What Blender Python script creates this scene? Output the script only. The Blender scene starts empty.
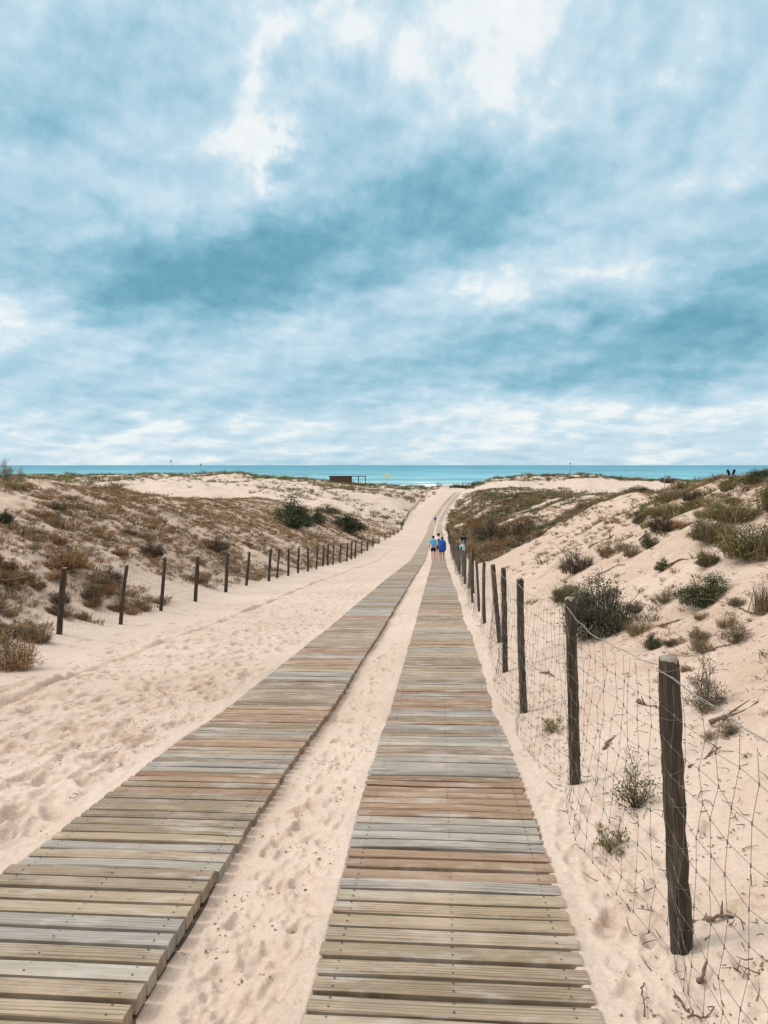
import bpy, math, random
import numpy as np
from mathutils import Vector

random.seed(7)
RNG = np.random.default_rng(11)
scene = bpy.context.scene
R = math.radians

# ------------------------------------------------------------------ camera
F = 770.0                      # focal length in pixels of the 768 x 1024 frame
CAMZ = 16.0                    # eye height above the sea
HOR = 465.0                    # row of the horizon
cam_d = bpy.data.cameras.new('camera')
cam_d.sensor_fit = 'VERTICAL'
cam_d.sensor_height = 36.0
cam_d.sensor_width = 27.0
cam_d.lens = F / 1024.0 * 36.0
cam_d.shift_y = -(512.0 - HOR) / 1024.0
cam_d.clip_start = 0.05
cam_d.clip_end = 90000.0
cam = bpy.data.objects.new('camera', cam_d)
cam.location = (0, 0, CAMZ)
cam.rotation_euler = (R(90), 0, 0)
scene.collection.objects.link(cam)
scene.camera = cam

# ------------------------------------------------------------------ exposure
scene.view_settings.view_transform = 'Standard'
scene.view_settings.look = 'None'
scene.view_settings.gamma = 1.0
scene.view_settings.use_curve_mapping = False
scene.view_settings.exposure = 0.0
scene.cycles.max_bounces = 6
scene.cycles.use_denoising = True

# ------------------------------------------------------------------ sun
SUN_EL, SUN_AZ = 44.0, -76.0   # degrees; azimuth from +Y (view direction), negative = left
sun_d = bpy.data.lights.new('sun', 'SUN')
sun_d.energy = 1.5
sun_d.angle = R(10)
sun_d.color = (1.0, 0.91, 0.80)
sun = bpy.data.objects.new('sun', sun_d)
sdir = Vector((math.sin(R(SUN_AZ)) * math.cos(R(SUN_EL)), math.cos(R(SUN_AZ)) * math.cos(R(SUN_EL)), math.sin(R(SUN_EL))))
sun.rotation_euler = sdir.to_track_quat('Z', 'Y').to_euler()
sun.location = (0, 0, 80)
scene.collection.objects.link(sun)

# ------------------------------------------------------------------ node helpers
class NT:
    def __init__(s, tree):
        s.t = tree; s.n = tree.nodes; s.l = tree.links
    def node(s, typ, **kw):
        n = s.n.new(typ)
        for k, v in kw.items():
            setattr(n, k, v)
        return n
    def put(s, sock, v):
        if isinstance(v, bpy.types.NodeSocket):
            s.l.new(v, sock)
        elif v is not None:
            if hasattr(sock.default_value, '__len__') and not hasattr(v, '__len__'):
                v = [v] * len(sock.default_value)
            if hasattr(sock.default_value, '__len__') and len(sock.default_value) == 4 and len(v) == 3:
                v = list(v) + [1.0]
            sock.default_value = v
    def m(s, op, a, b=None, c=None, clamp=False):
        n = s.node('ShaderNodeMath', operation=op, use_clamp=clamp)
        s.put(n.inputs[0], a)
        if b is not None: s.put(n.inputs[1], b)
        if c is not None: s.put(n.inputs[2], c)
        return n.outputs[0]
    def v(s, op, a, b=None, scale=None):
        n = s.node('ShaderNodeVectorMath', operation=op)
        s.put(n.inputs[0], a)
        if b is not None: s.put(n.inputs[1], b)
        if scale is not None: s.put(n.inputs['Scale'], scale)
        return n.outputs['Value'] if op in ('DOT_PRODUCT', 'LENGTH', 'DISTANCE') else n.outputs[0]
    def noise(s, vec, scale, detail=4, rough=0.55, dist=0.0, col=False):
        n = s.node('ShaderNodeTexNoise')
        s.put(n.inputs['Vector'], vec); s.put(n.inputs['Scale'], scale)
        n.inputs['Detail'].default_value = detail
        n.inputs['Roughness'].default_value = rough
        n.inputs['Distortion'].default_value = dist
        return n.outputs['Color' if col else 'Fac']
    def ramp(s, fac, stops, interp='LINEAR'):
        n = s.node('ShaderNodeValToRGB')
        r = n.color_ramp; r.interpolation = interp
        while len(r.elements) < len(stops): r.elements.new(0.5)
        for e, (p, c) in zip(r.elements, stops):
            e.position = p
            e.color = (c, c, c, 1) if not hasattr(c, '__len__') else (*c[:3], 1)
        s.put(n.inputs[0], fac)
        return n.outputs[0]
    def mix(s, f, a, b, mode='MIX'):
        n = s.node('ShaderNodeMix', data_type='RGBA', blend_type=mode)
        s.put(n.inputs[0], f); s.put(n.inputs[6], a); s.put(n.inputs[7], b)
        return n.outputs[2]
    def maprange(s, v, a, b, c=0.0, d=1.0, smooth=False):
        n = s.node('ShaderNodeMapRange', interpolation_type='SMOOTHSTEP' if smooth else 'LINEAR')
        s.put(n.inputs[0], v)
        for i, x in enumerate((a, b, c, d)): s.put(n.inputs[i + 1], x)
        return n.outputs[0]

# ------------------------------------------------------------------ world: Nishita sky behind a broken cloud deck
world = bpy.data.worlds.new('World')
scene.world = world
world.use_nodes = True
w = NT(world.node_tree)
for n in list(w.n): w.n.remove(n)
tc = w.node('ShaderNodeTexCoord')
D = w.v('NORMALIZE', tc.outputs['Generated'])
sx = w.node('ShaderNodeSeparateXYZ'); w.put(sx.inputs[0], D)
dx, dy, dz = sx.outputs
az = w.m('ARCTAN2', dx, dy)
el = w.m('ARCSINE', dz)
zz = w.m('ADD', w.m('MAXIMUM', dz, 0.0), 0.24)
cq = w.node('ShaderNodeCombineXYZ')
w.put(cq.inputs[0], w.m('DIVIDE', dx, zz)); w.put(cq.inputs[1], w.m('DIVIDE', dy, zz))
Q = cq.outputs[0]
# cloud pattern space: azimuth against compressed elevation, so low clouds turn into thin rows
cc = w.node('ShaderNodeCombineXYZ')
w.put(cc.inputs[0], w.m('MULTIPLY', az, 4.3))
w.put(cc.inputs[1], w.m('MULTIPLY', w.m('LOGARITHM', w.m('ADD', w.m('MAXIMUM', el, 0.0), 0.16), 2.718), 2.7))
Q = cc.outputs[0]
# ragged lookup position for the cloud masses
warp = w.v('SUBTRACT', w.noise(Q, 1.8, 7, 0.58, 0.0, col=True), (0.5, 0.5, 0.5))
ca = w.node('ShaderNodeCombineXYZ'); w.put(ca.inputs[0], az); w.put(ca.inputs[1], el)
A = w.v('ADD', ca.outputs[0], w.v('MULTIPLY', warp, (0.24, 0.15, 0.0)))
def px_dir(x, y):
    X, Z = (x - 384) / F, (HOR - y) / F
    return math.atan2(X, 1), math.atan2(Z, math.hypot(1, X))
# cloud masses: column, row, half width, half height (pixels), tilt (degrees), weight (+ bright, - dark)
MASSES = [
    (200, 285, 150, 52, 0, -0.34), (330, 225, 130, 36, 22, -0.20), (470, 200, 120, 45, 18, -0.26),
    (735, 310, 95, 45, 12, -0.34), (560, 335, 120, 30, 0, -0.24), (90, 140, 120, 90, 0, -0.08),
    (420, 380, 260, 18, 0, -0.12), (60, 60, 150, 60, 20, -0.08), (660, 170, 130, 70, 10, -0.03),
    (330, 120, 60, 60, 0, -0.12), (700, 60, 120, 60, 0, -0.02), (300, 403, 240, 14, 0, -0.10),
    (255, 115, 32, 58, -15, 0.30), (272, 172, 14, 26, 0, 0.24), (490, 40, 66, 74, 0, 0.29), (335, 15, 60, 26, 0, 0.25),
    (15, 315, 60, 18, -6, 0.40), (480, 287, 90, 17, 10, 0.26), (370, 205, 40, 24, 0, 0.16),
    (620, 290, 55, 34, 0, 0.18), (200, 372, 80, 20, 0, 0.12), (520, 411, 150, 12, 0, 0.24),
    (320, 330, 60, 26, 0, 0.26), (120, 435, 160, 10, 0, 0.16), (640, 425, 160, 12, 0, 0.10),
    (150, 200, 120, 40, 0, 0.08), (400, 452, 600, 14, 0, 0.11), (590, 110, 80, 50, 0, 0.10),
]
acc = 0.595
for (x, y, hw, hh, tilt, wt) in MASSES:
    a0, e0 = px_dir(x, y)
    n = w.node('ShaderNodeMapping', vector_type='TEXTURE')
    w.put(n.inputs['Vector'], A)
    n.inputs['Location'].default_value = (a0, e0, 0)
    n.inputs['Rotation'].default_value = (0, 0, R(tilt))
    n.inputs['Scale'].default_value = (hw / F, hh / F, 1)
    q = w.v('DOT_PRODUCT', n.outputs[0], n.outputs[0])
    g = w.m('POWER', 2.718, w.m('MULTIPLY', q, -0.8))
    acc = w.m('MULTIPLY_ADD', g, wt * 1.38 if wt < 0 else wt, acc)
Qw = w.v('ADD', Q, w.v('SCALE', warp, scale=0.10))
def thick(off, sc, det):
    return w.noise(w.v('ADD', Qw, off), sc, det, 0.55, 0.0)
T1 = thick((0, 0, 0), 1.25, 7)
T1u = thick((-0.05, 0.15, 0), 1.25, 7)          # the deck a little higher up: tops catch light, bases are grey
T2 = thick((5.1, 3.3, 0), 3.6, 6)
T2u = thick((5.06, 3.38, 0), 3.6, 6)
lit = w.m('ADD', w.m('MULTIPLY', w.m('SUBTRACT', T1, T1u), 0.95), w.m('MULTIPLY', w.m('SUBTRACT', T2, T2u), 0.60))
bil = w.m('ABSOLUTE', w.m('SUBTRACT', w.noise(Qw, 3.4, 3, 0.5), 0.5))
val = w.m('ADD', acc, w.m('MULTIPLY', w.m('SUBTRACT', 0.5, T1), 0.32))
val = w.m('ADD', val, w.m('MULTIPLY', w.m('SUBTRACT', 0.5, T2), 0.17))
val = w.m('ADD', val, w.m('ADD', lit, w.m('MULTIPLY', w.m('SUBTRACT', bil, 0.09), 0.38)))
cloud = w.ramp(val, [(0.0, (0.15, 0.385, 0.50)), (0.22, (0.25, 0.51, 0.635)), (0.45, (0.44, 0.665, 0.80)),
                     (0.66, (0.63, 0.80, 0.895)), (0.80, (0.88, 0.95, 0.97)), (1.0, (1.0, 1.0, 1.0))])
# unseen sky brightened overhead, round the sun and behind, to light the sand
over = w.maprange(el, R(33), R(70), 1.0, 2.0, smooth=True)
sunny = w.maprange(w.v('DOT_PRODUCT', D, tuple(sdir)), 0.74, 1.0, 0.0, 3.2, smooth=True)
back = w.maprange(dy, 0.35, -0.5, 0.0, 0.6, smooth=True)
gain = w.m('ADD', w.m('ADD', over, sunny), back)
# away from the seaward view the deck is tinted warm white to warm the ground light
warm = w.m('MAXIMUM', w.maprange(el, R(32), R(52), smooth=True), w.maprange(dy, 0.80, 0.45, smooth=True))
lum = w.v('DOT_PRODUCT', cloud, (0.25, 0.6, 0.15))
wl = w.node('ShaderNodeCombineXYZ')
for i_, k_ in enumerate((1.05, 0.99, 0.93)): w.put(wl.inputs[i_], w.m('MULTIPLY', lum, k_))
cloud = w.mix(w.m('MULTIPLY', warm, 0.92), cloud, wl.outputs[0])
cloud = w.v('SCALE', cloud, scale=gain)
sky = w.node('ShaderNodeTexSky', sky_type='NISHITA')
sky.sun_disc = False
sky.sun_elevation = R(SUN_EL)
sky.sun_rotation = R(SUN_AZ)
bg1 = w.node('ShaderNodeBackground'); w.put(bg1.inputs[0], sky.outputs[0]); bg1.inputs[1].default_value = 0.06
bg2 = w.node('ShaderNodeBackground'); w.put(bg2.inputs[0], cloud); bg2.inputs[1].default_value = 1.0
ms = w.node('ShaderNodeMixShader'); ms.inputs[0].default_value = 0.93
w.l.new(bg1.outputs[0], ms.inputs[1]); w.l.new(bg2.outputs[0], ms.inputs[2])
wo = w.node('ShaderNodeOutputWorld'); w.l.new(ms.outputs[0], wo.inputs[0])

# ------------------------------------------------------------------ materials
def material(name):
    m = bpy.data.materials.new(name); m.use_nodes = True
    t = NT(m.node_tree)
    b = t.n['Principled BSDF']
    return m, t, b
def attr(t, name, out='Color'):
    n = t.node('ShaderNodeAttribute'); n.attribute_name = name
    return n.outputs[out]
def bump(t, b, h, strength, dist, normal=None):
    n = t.node('ShaderNodeBump')
    n.inputs['Strength'].default_value = strength
    n.inputs['Distance'].default_value = dist
    t.put(n.inputs['Height'], h)
    if normal is not None: t.put(n.inputs['Normal'], normal)
    t.l.new(n.outputs[0], b.inputs['Normal'])
    return n.outputs[0]

def mat_sand():
    m, t, b = material('dune_sand')
    pos = t.node('ShaderNodeNewGeometry').outputs['Position']
    n1 = t.noise(pos, 0.35, 5, 0.6)
    n2 = t.noise(pos, 2.2, 6, 0.65)
    n3 = t.noise(pos, 70, 3, 0.7)
    base = t.ramp(n1, [(0.3, (0.440, 0.358, 0.296)), (0.7, (0.525, 0.440, 0.376))])
    damp = attr(t, 'damp', 'Fac')               # turned-up darker sand in prints, dark rut line, litter on the dunes, painted shade by the left deck
    k = t.m('MULTIPLY', damp, t.maprange(n2, 0.30, 0.72), clamp=True)
    col = t.mix(t.m('MULTIPLY', k, 0.9), base, (0.33, 0.215, 0.145))
    fine = t.m('MULTIPLY', t.maprange(t.noise(t.v('MULTIPLY', pos, (1, 1.4, 1)), 20, 5, 0.7), 0.50, 0.72), t.m('ADD', t.m('MULTIPLY', damp, 0.75), t.maprange(n2, 0.45, 0.75, 0.08, 0.35)))
    col = t.mix(fine, col, (0.30, 0.205, 0.145))
    grain = t.ramp(n3, [(0.25, 0.86), (0.75, 1.08)])
    col = t.mix(1.0, col, grain, 'MULTIPLY')
    # dark specks of shell, bark and pine litter
    vo = t.node('ShaderNodeTexVoronoi'); vo.inputs['Scale'].default_value = 9.0
    t.put(vo.inputs['Vector'], t.v('ADD', pos, t.v('SCALE', t.noise(pos, 6, 2, col=True), scale=0.2)))
    sp = t.m('MULTIPLY', t.maprange(vo.outputs['Distance'], 0.075, 0.05), t.maprange(t.noise(pos, 1.2, 3), 0.5, 0.62))
    col = t.mix(t.m('MULTIPLY', sp, 0.75), col, (0.16, 0.095, 0.06))
    t.put(b.inputs['Base Color'], col)
    b.inputs['Roughness'].default_value = 0.95
    b.inputs['Specular IOR Level'].default_value = 0.15
    hgt = t.m('ADD', t.m('MULTIPLY', t.noise(pos, 6, 6, 0.62), 0.05), t.m('MULTIPLY', n3, 0.0035))
    hgt = t.m('ADD', hgt, t.m('MULTIPLY', t.noise(pos, 22, 4, 0.6), 0.012))
    bump(t, b, hgt, 0.55, 1.0)
    return m

def mat_planks():
    m, t, b = material('weathered_planks')
    tint = attr(t, 'tint'); seed = attr(t, 'seed', 'Fac')
    pos = t.node('ShaderNodeNewGeometry').outputs['Position']
    off = t.node('ShaderNodeCombineXYZ'); t.put(off.inputs[0], t.m('MULTIPLY', seed, 37.0)); t.put(off.inputs[2], t.m('MULTIPLY', seed, 91.0))
    P = t.v('ADD', t.v('ADD', pos, t.v('MULTIPLY', t.v('DOT_PRODUCT', pos, (0.072, 0, 0)), (0, 1, 0))), off.outputs[0])
    G = t.v('MULTIPLY', P, (5.0, 95.0, 20.0))
    g1 = t.noise(G, 1.0, 6, 0.62, 0.6)
    G2 = t.v('MULTIPLY', P, (1.6, 22.0, 4.0))
    wv = t.node('ShaderNodeTexWave', wave_type='BANDS', bands_direction='Y')
    t.put(wv.inputs['Vector'], G2); wv.inputs['Scale'].default_value = 0.9
    wv.inputs['Distortion'].default_value = 7.0; wv.inputs['Detail'].default_value = 3.0; wv.inputs['Detail Scale'].default_value = 0.7
    col = t.mix(t.maprange(g1, 0.35, 0.72), t.v('SCALE', tint, scale=0.78), t.v('SCALE', tint, scale=1.18))
    col = t.mix(t.m('MULTIPLY', t.maprange(wv.outputs['Fac'], 0.70, 0.95), t.maprange(seed, 0.25, 0.75, 0.10, 0.75)), col, t.v('MULTIPLY', tint, (0.42, 0.36, 0.30)))
    # knots
    vo = t.node('ShaderNodeTexVoronoi'); vo.inputs['Scale'].default_value = 1.0
    t.put(vo.inputs['Vector'], t.v('MULTIPLY', P, (2.6, 7.0, 1.0)))
    kn = t.maprange(vo.outputs['Distance'], 0.13, 0.04)
    col = t.mix(t.m('MULTIPLY', kn, 0.6), col, (0.12, 0.085, 0.06))
    # silvered patches and trodden-in sand
    sil = t.maprange(t.noise(t.v('MULTIPLY', P, (2.2, 9.0, 1.0)), 1.2, 6, 0.62), 0.54, 0.66)
    col = t.mix(t.m('MULTIPLY', sil, 0.55), col, (0.43, 0.42, 0.40))
    dust = t.maprange(t.noise(t.v('MULTIPLY', pos, (1.0, 1.6, 1.0)), 2.6, 6, 0.68), 0.50, 0.66)
    col = t.mix(t.m('MULTIPLY', dust, 0.34), col, (0.50, 0.41, 0.335))
    t.put(b.inputs['Base Color'], col)
    b.inputs['Roughness'].default_value = 0.82
    b.inputs['Specular IOR Level'].default_value = 0.25
    bump(t, b, t.m('ADD', t.m('MULTIPLY', g1, 0.004), t.m('MULTIPLY', wv.outputs['Fac'], 0.0015)), 0.8, 1.0)
    return m

def mat_post():
    m, t, b = material('weathered_post_wood')
    tco = t.node('ShaderNodeNewGeometry').outputs['Position']
    g = t.noise(t.v('MULTIPLY', tco, (60, 60, 5)), 1.0, 6, 0.65, 0.4)
    g2 = t.noise(t.v('MULTIPLY', tco, (9, 9, 3)), 1.0, 4, 0.6)
    col = t.ramp(g, [(0.30, (0.022, 0.017, 0.013)), (0.55, (0.054, 0.044, 0.034)), (0.82, (0.19, 0.16, 0.13))])
    col = t.mix(t.m('MULTIPLY', t.maprange(g2, 0.5, 0.72), 0.3), col, (0.11, 0.10, 0.065))
    t.put(b.inputs['Base Color'], col)
    b.inputs['Roughness'].default_value = 0.9
    b.inputs['Specular IOR Level'].default_value = 0.2
    bump(t, b, g, 0.9, 0.006)
    return m

def mat_plain(name, col, rough=0.8, metal=0.0, var=0.25, scale=20, spec=0.3):
    m, t, b = material(name)
    pos = t.node('ShaderNodeTexCoord').outputs['Object']
    n = t.noise(pos, scale, 4, 0.6)
    c = t.mix(n, [x * (1 - var) for x in col], [min(1, x * (1 + var)) for x in col])
    t.put(b.inputs['Base Color'], c)
    b.inputs['Roughness'].default_value = rough
    b.inputs['Metallic'].default_value = metal
    b.inputs['Specular IOR Level'].default_value = spec
    return m

def mat_foliage():
    m, t, b = material('dune_foliage')
    tint = attr(t, 'tint')
    oi = t.node('ShaderNodeObjectInfo').outputs['Random']
    pos = t.node('ShaderNodeNewGeometry').outputs['Position']
    k = t.m('MULTIPLY', t.maprange(oi, 0, 1, 0.75, 1.25), t.maprange(t.noise(pos, 5, 3), 0.3, 0.7, 0.75, 1.25))
    c = t.v('SCALE', tint, scale=k)
    t.put(b.inputs['Base Color'], c)
    b.inputs['Roughness'].default_value = 0.75
    b.inputs['Specular IOR Level'].default_value = 0.2
    tr = t.node('ShaderNodeBsdfTranslucent'); t.put(tr.inputs[0], c)
    mx = t.node('ShaderNodeMixShader'); mx.inputs[0].default_value = 0.22
    t.l.new(b.outputs[0], mx.inputs[1]); t.l.new(tr.outputs[0], mx.inputs[2])
    t.l.new(mx.outputs[0], t.n['Material Output'].inputs[0])
    return m

def mat_sea():
    m, t, b = material('sea_water')
    pos = t.node('ShaderNodeNewGeometry').outputs['Position']
    s = t.node('ShaderNodeSeparateXYZ'); t.put(s.inputs[0], pos)
    Y = s.outputs[1]
    lg = t.m('LOGARITHM', t.m('MAXIMUM', Y, 100.0), 10.0)
    depth = t.ramp(t.maprange(lg, 2.7, 4.2), [(0.0, (0.22, 0.42, 0.47)), (0.25, (0.125, 0.315, 0.385)), (0.55, (0.082, 0.245, 0.325)), (1.0, (0.068, 0.205, 0.30))])
    pn = t.noise(t.v('MULTIPLY', pos, (0.0022, 0.0065, 1)), 1.0, 9, 0.72)
    col = t.mix(t.maprange(pn, 0.41, 0.59), t.v('SCALE', depth, scale=0.68), t.v('SCALE', depth, scale=1.35))
    f1 = t.noise(t.v('MULTIPLY', pos, (0.010, 0.022, 1)), 1.0, 6, 0.66, 0.3)
    near = t.maprange(Y, 720, 540, 0.0, 0.22, smooth=True)
    mid = t.maprange(Y, 2200, 700, -0.03, 0.045)
    foam = t.maprange(t.m('ADD', f1, t.m('ADD', near, mid)), 0.66, 0.71)
    col = t.mix(foam, col, (0.82, 0.87, 0.87))
    t.put(b.inputs['Base Color'], col)
    b.inputs['Roughness'].default_value = 0.45
    b.inputs['IOR'].default_value = 1.33
    b.inputs['Specular IOR Level'].default_value = 0.12
    h = t.noise(t.v('MULTIPLY', pos, (0.05, 0.16, 1)), 1.0, 6, 0.6)
    bump(t, b, h, 1.0, 1.6)
    return m

M = dict(
    sand=mat_sand(), planks=mat_planks(), post=mat_post(), foliage=mat_foliage(), sea=mat_sea(),
    wire=mat_plain('rusted_fence_wire', (0.15, 0.138, 0.122), 0.6, 0.4, 0.45, 40),
    topwire=mat_plain('galvanised_top_wire', (0.27, 0.26, 0.25), 0.55, 0.5, 0.35, 40),
    bearer=mat_plain('damp_bearer_wood', (0.085, 0.062, 0.045), 0.9, 0, 0.4, 15),
    endgrain=mat_plain('cut_post_end', (0.22, 0.20, 0.175), 0.9, 0, 0.4, 60),
    drift=mat_plain('grey_driftwood', (0.125, 0.088, 0.066), 0.9, 0, 0.5, 30),
    skin=mat_plain('skin', (0.50, 0.29, 0.20), 0.6, 0, 0.06),
    hair=mat_plain('dark_hair', (0.018, 0.013, 0.010), 0.6, 0, 0.3),
    cyan=mat_plain('light_blue_cotton', (0.08, 0.42, 0.66), 0.85, 0, 0.12),
    blue=mat_plain('bright_blue_cloth', (0.012, 0.075, 0.36), 0.85, 0, 0.2),
    black=mat_plain('black_cloth', (0.015, 0.015, 0.018), 0.85, 0, 0.3),
    white=mat_plain('white_cloth', (0.72, 0.72, 0.70), 0.85, 0, 0.1),
    navy=mat_plain('navy_cloth', (0.015, 0.03, 0.10), 0.85, 0, 0.2),
    paleblue=mat_plain('pale_blue_cloth', (0.35, 0.62, 0.72), 0.85, 0, 0.15),
    hutwood=mat_plain('brown_hut_cladding', (0.085, 0.050, 0.036), 0.8, 0, 0.3, 2),
    hutroof=mat_plain('dark_roof_sheet', (0.05, 0.043, 0.04), 0.8, 0, 0.3, 2),
    panel=mat_plain('pale_sign_panel', (0.62, 0.70, 0.73), 0.6, 0, 0.1, 2),
    yellow=mat_plain('yellow_sailcloth', (0.80, 0.50, 0.12), 0.7, 0, 0.1, 1),
    kite=mat_plain('dark_kite_cloth', (0.10, 0.14, 0.22), 0.7, 0, 0.2, 1),
    kitepale=mat_plain('pale_kite_cloth', (0.45, 0.52, 0.60), 0.7, 0, 0.2, 1),
    pole=mat_plain('grey_pole_metal', (0.18, 0.19, 0.20), 0.5, 0.2, 0.2, 2),
)

# ------------------------------------------------------------------ mesh helpers
def mk_mesh(name, V, faces, mats=(), attrs=None, fmat=None, smooth=True):
    """V (n,3); faces = list of int arrays (k, m); attrs = {name: (type, point data)}"""
    me = bpy.data.meshes.new(name)
    V = np.asarray(V, np.float32)
    me.vertices.add(len(V)); me.vertices.foreach_set('co', V.ravel())
    faces = [np.asarray(f, np.int32) for f in faces if len(f)]
    tot = np.concatenate([np.full(len(f), f.shape[1], np.int32) for f in faces])
    idx = np.concatenate([f.ravel() for f in faces])
    me.loops.add(len(idx)); me.loops.foreach_set('vertex_index', idx)
    me.polygons.add(len(tot))
    start = np.concatenate([[0], np.cumsum(tot)[:-1]]).astype(np.int32)
    me.polygons.foreach_set('loop_start', start)
    me.polygons.foreach_set('loop_total', tot)
    me.polygons.foreach_set('use_smooth', np.full(len(tot), smooth))
    for mm in mats: me.materials.append(mm)
    if fmat is not None: me.polygons.foreach_set('material_index', np.asarray(fmat, np.int32))
    for k, (typ, dat) in (attrs or {}).items():
        a = me.attributes.new(k, typ, 'POINT')
        dat = np.asarray(dat, np.float32)
        if typ == 'FLOAT_COLOR':
            if dat.shape[1] == 3: dat = np.concatenate([dat, np.ones((len(dat), 1), np.float32)], 1)
            a.data.foreach_set('color', dat.ravel())
        else:
            a.data.foreach_set('value', dat.ravel())
    me.update(calc_edges=True)
    me.validate(verbose=False)
    return me

def link(name, me, parent=None, loc=None):
    o = bpy.data.objects.new(name, me)
    scene.collection.objects.link(o)
    if parent is not None: o.parent = parent
    if loc is not None: o.location = loc
    return o
def tag(o, label=None, cat=None, group=None, kind=None):
    if label: o['label'] = label
    if cat: o['category'] = cat
    if group: o['group'] = group
    if kind: o['kind'] = kind
    return o

class MB:
    """collects pieces into one mesh"""
    def __init__(s): s.V = []; s.F = []; s.n = 0; s.C = []
    def add(s, V, faces, col=None):
        V = np.asarray(V, float)
        for f in faces: s.F.append(np.asarray(f, np.int64) + s.n)
        s.V.append(V); s.n += len(V)
        if col is not None:
            col = np.asarray(col, float)
            s.C.append(np.broadcast_to(col, (len(V), 3)))
    def tube(s, pts, rad, sides=6, col=None, cap=True):
        V, Fs = tube(pts, rad, sides, cap); s.add(V, Fs, col)
    def box(s, lo, hi, col=None):
        (x0, y0, z0), (x1, y1, z1) = lo, hi
        V = [(x0,y0,z0),(x1,y0,z0),(x1,y1,z0),(x0,y1,z0),(x0,y0,z1),(x1,y0,z1),(x1,y1,z1),(x0,y1,z1)]
        s.add(V, [[(0,3,2,1),(4,5,6,7),(0,1,5,4),(1,2,6,5),(2,3,7,6),(3,0,4,7)]], col)
    def mesh(s, name, mats, smooth=True):
        by = {}
        for f in s.F: by.setdefault(f.shape[1], []).append(f)
        faces = [np.concatenate(v) for v in by.values()]
        at = {'tint': ('FLOAT_COLOR', np.concatenate(s.C))} if s.C else None
        return mk_mesh(name, np.concatenate(s.V), faces, mats, at, smooth=smooth)

def tube(pts, rad, sides=6, cap=True):
    P = np.asarray(pts, float); n = len(P)
    rad = np.broadcast_to(np.asarray(rad, float), (n,))
    T = np.gradient(P, axis=0); T /= np.linalg.norm(T, axis=1, keepdims=True) + 1e-9
    up = np.array([0, 0, 1.0]) if abs(T[:, 2]).mean() < 0.8 else np.array([0, 1.0, 0])
    A = np.cross(T, up); A /= np.linalg.norm(A, axis=1, keepdims=True) + 1e-9
    B = np.cross(T, A)
    th = np.linspace(0, 2 * np.pi, sides, endpoint=False)
    V = P[:, None] + rad[:, None, None] * (A[:, None] * np.cos(th)[None, :, None] + B[:, None] * np.sin(th)[None, :, None])
    i = np.arange(n - 1)[:, None] * sides; j = np.arange(sides)[None]; j2 = (j + 1) % sides
    Q = np.stack([i + j, i + j2, i + sides + j2, i + sides + j], -1).reshape(-1, 4)
    faces = [Q]
    if cap and sides >= 3:
        faces.append(np.array([list(range(sides))[::-1]])); faces.append(np.array([list(range((n - 1) * sides, n * sides))]))
    return V.reshape(-1, 3), faces

# ------------------------------------------------------------------ numeric noise
def _hash(ix, iy, seed):
    h = (ix * 374761393 + iy * 668265263 + seed * 982451653) & 0xFFFFFFFF
    h = ((h ^ (h >> 13)) * 1274126177) & 0xFFFFFFFF
    return ((h ^ (h >> 16)) & 0xFFFF) / 65535.0
def vnoise(x, y, seed=0):
    x = np.asarray(x, float); y = np.asarray(y, float)
    ix = np.floor(x).astype(np.int64); iy = np.floor(y).astype(np.int64)
    fx = x - ix; fy = y - iy
    fx = fx * fx * fx * (fx * (fx * 6 - 15) + 10); fy = fy * fy * fy * (fy * (fy * 6 - 15) + 10)
    a = _hash(ix, iy, seed); b = _hash(ix + 1, iy, seed); c = _hash(ix, iy + 1, seed); d = _hash(ix + 1, iy + 1, seed)
    return (a + (b - a) * fx) * (1 - fy) + (c + (d - c) * fx) * fy - 0.5
def fbm(x, y, sc, oct=4, seed=0, gain=0.5):
    s = 0; amp = 1.0; t = 0
    for k in range(oct):
        s = s + amp * vnoise(x / sc * 2 ** k + 17.3 * k, y / sc * 2 ** k - 9.1 * k, seed + k)
        t += amp; amp *= gain
    return s / t * 2
def sstep(a, b, x):
    t = np.clip((np.asarray(x, float) - a) / (b - a), 0, 1)
    return t * t * (3 - 2 * t)

# ------------------------------------------------------------------ terrain
_bd = [-8, 0, 2.4, 3.4, 5, 7.1, 10, 13.5, 18, 25, 35, 48, 80, 110, 137, 160, 180, 230, 258, 275, 300, 340, 380, 480, 700]
_bz = [1.3, 1.66, 1.72, 1.79, 1.95, 2.2, 2.48, 2.83, 3.22, 3.85, 4.8, 6.05, 8.2, 9.9, 10.9, 11.2, 11.0, 9.2, 8.15, 8.1, 9.2, 13.5, 17.5, 19.0, 22.0]
_fd = np.linspace(-8, 700, 14161)
_fz = np.interp(_fd, _bd, _bz)
def _gs(arr, sig):
    k = np.exp(-0.5 * (np.arange(-int(3 * sig), int(3 * sig) + 1) / sig) ** 2); k /= k.sum()
    return np.convolve(np.pad(arr, len(k) // 2, mode='edge'), k, 'valid')
_fz = np.where(_fd < 15, _gs(_fz, 10), np.where(_fd < 60, _gs(_fz, 40), _gs(_fz, 140)))
_fz = _gs(_fz, 8)
def baseZ(d):
    return CAMZ - np.interp(d, _fd, _fz)
def bend(d):
    return 0.00052 * np.clip(np.asarray(d, float) - 130, 0, 200) ** 2
def pathX(d):
    return 0.072 * np.asarray(d, float) + bend(d)
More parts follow.
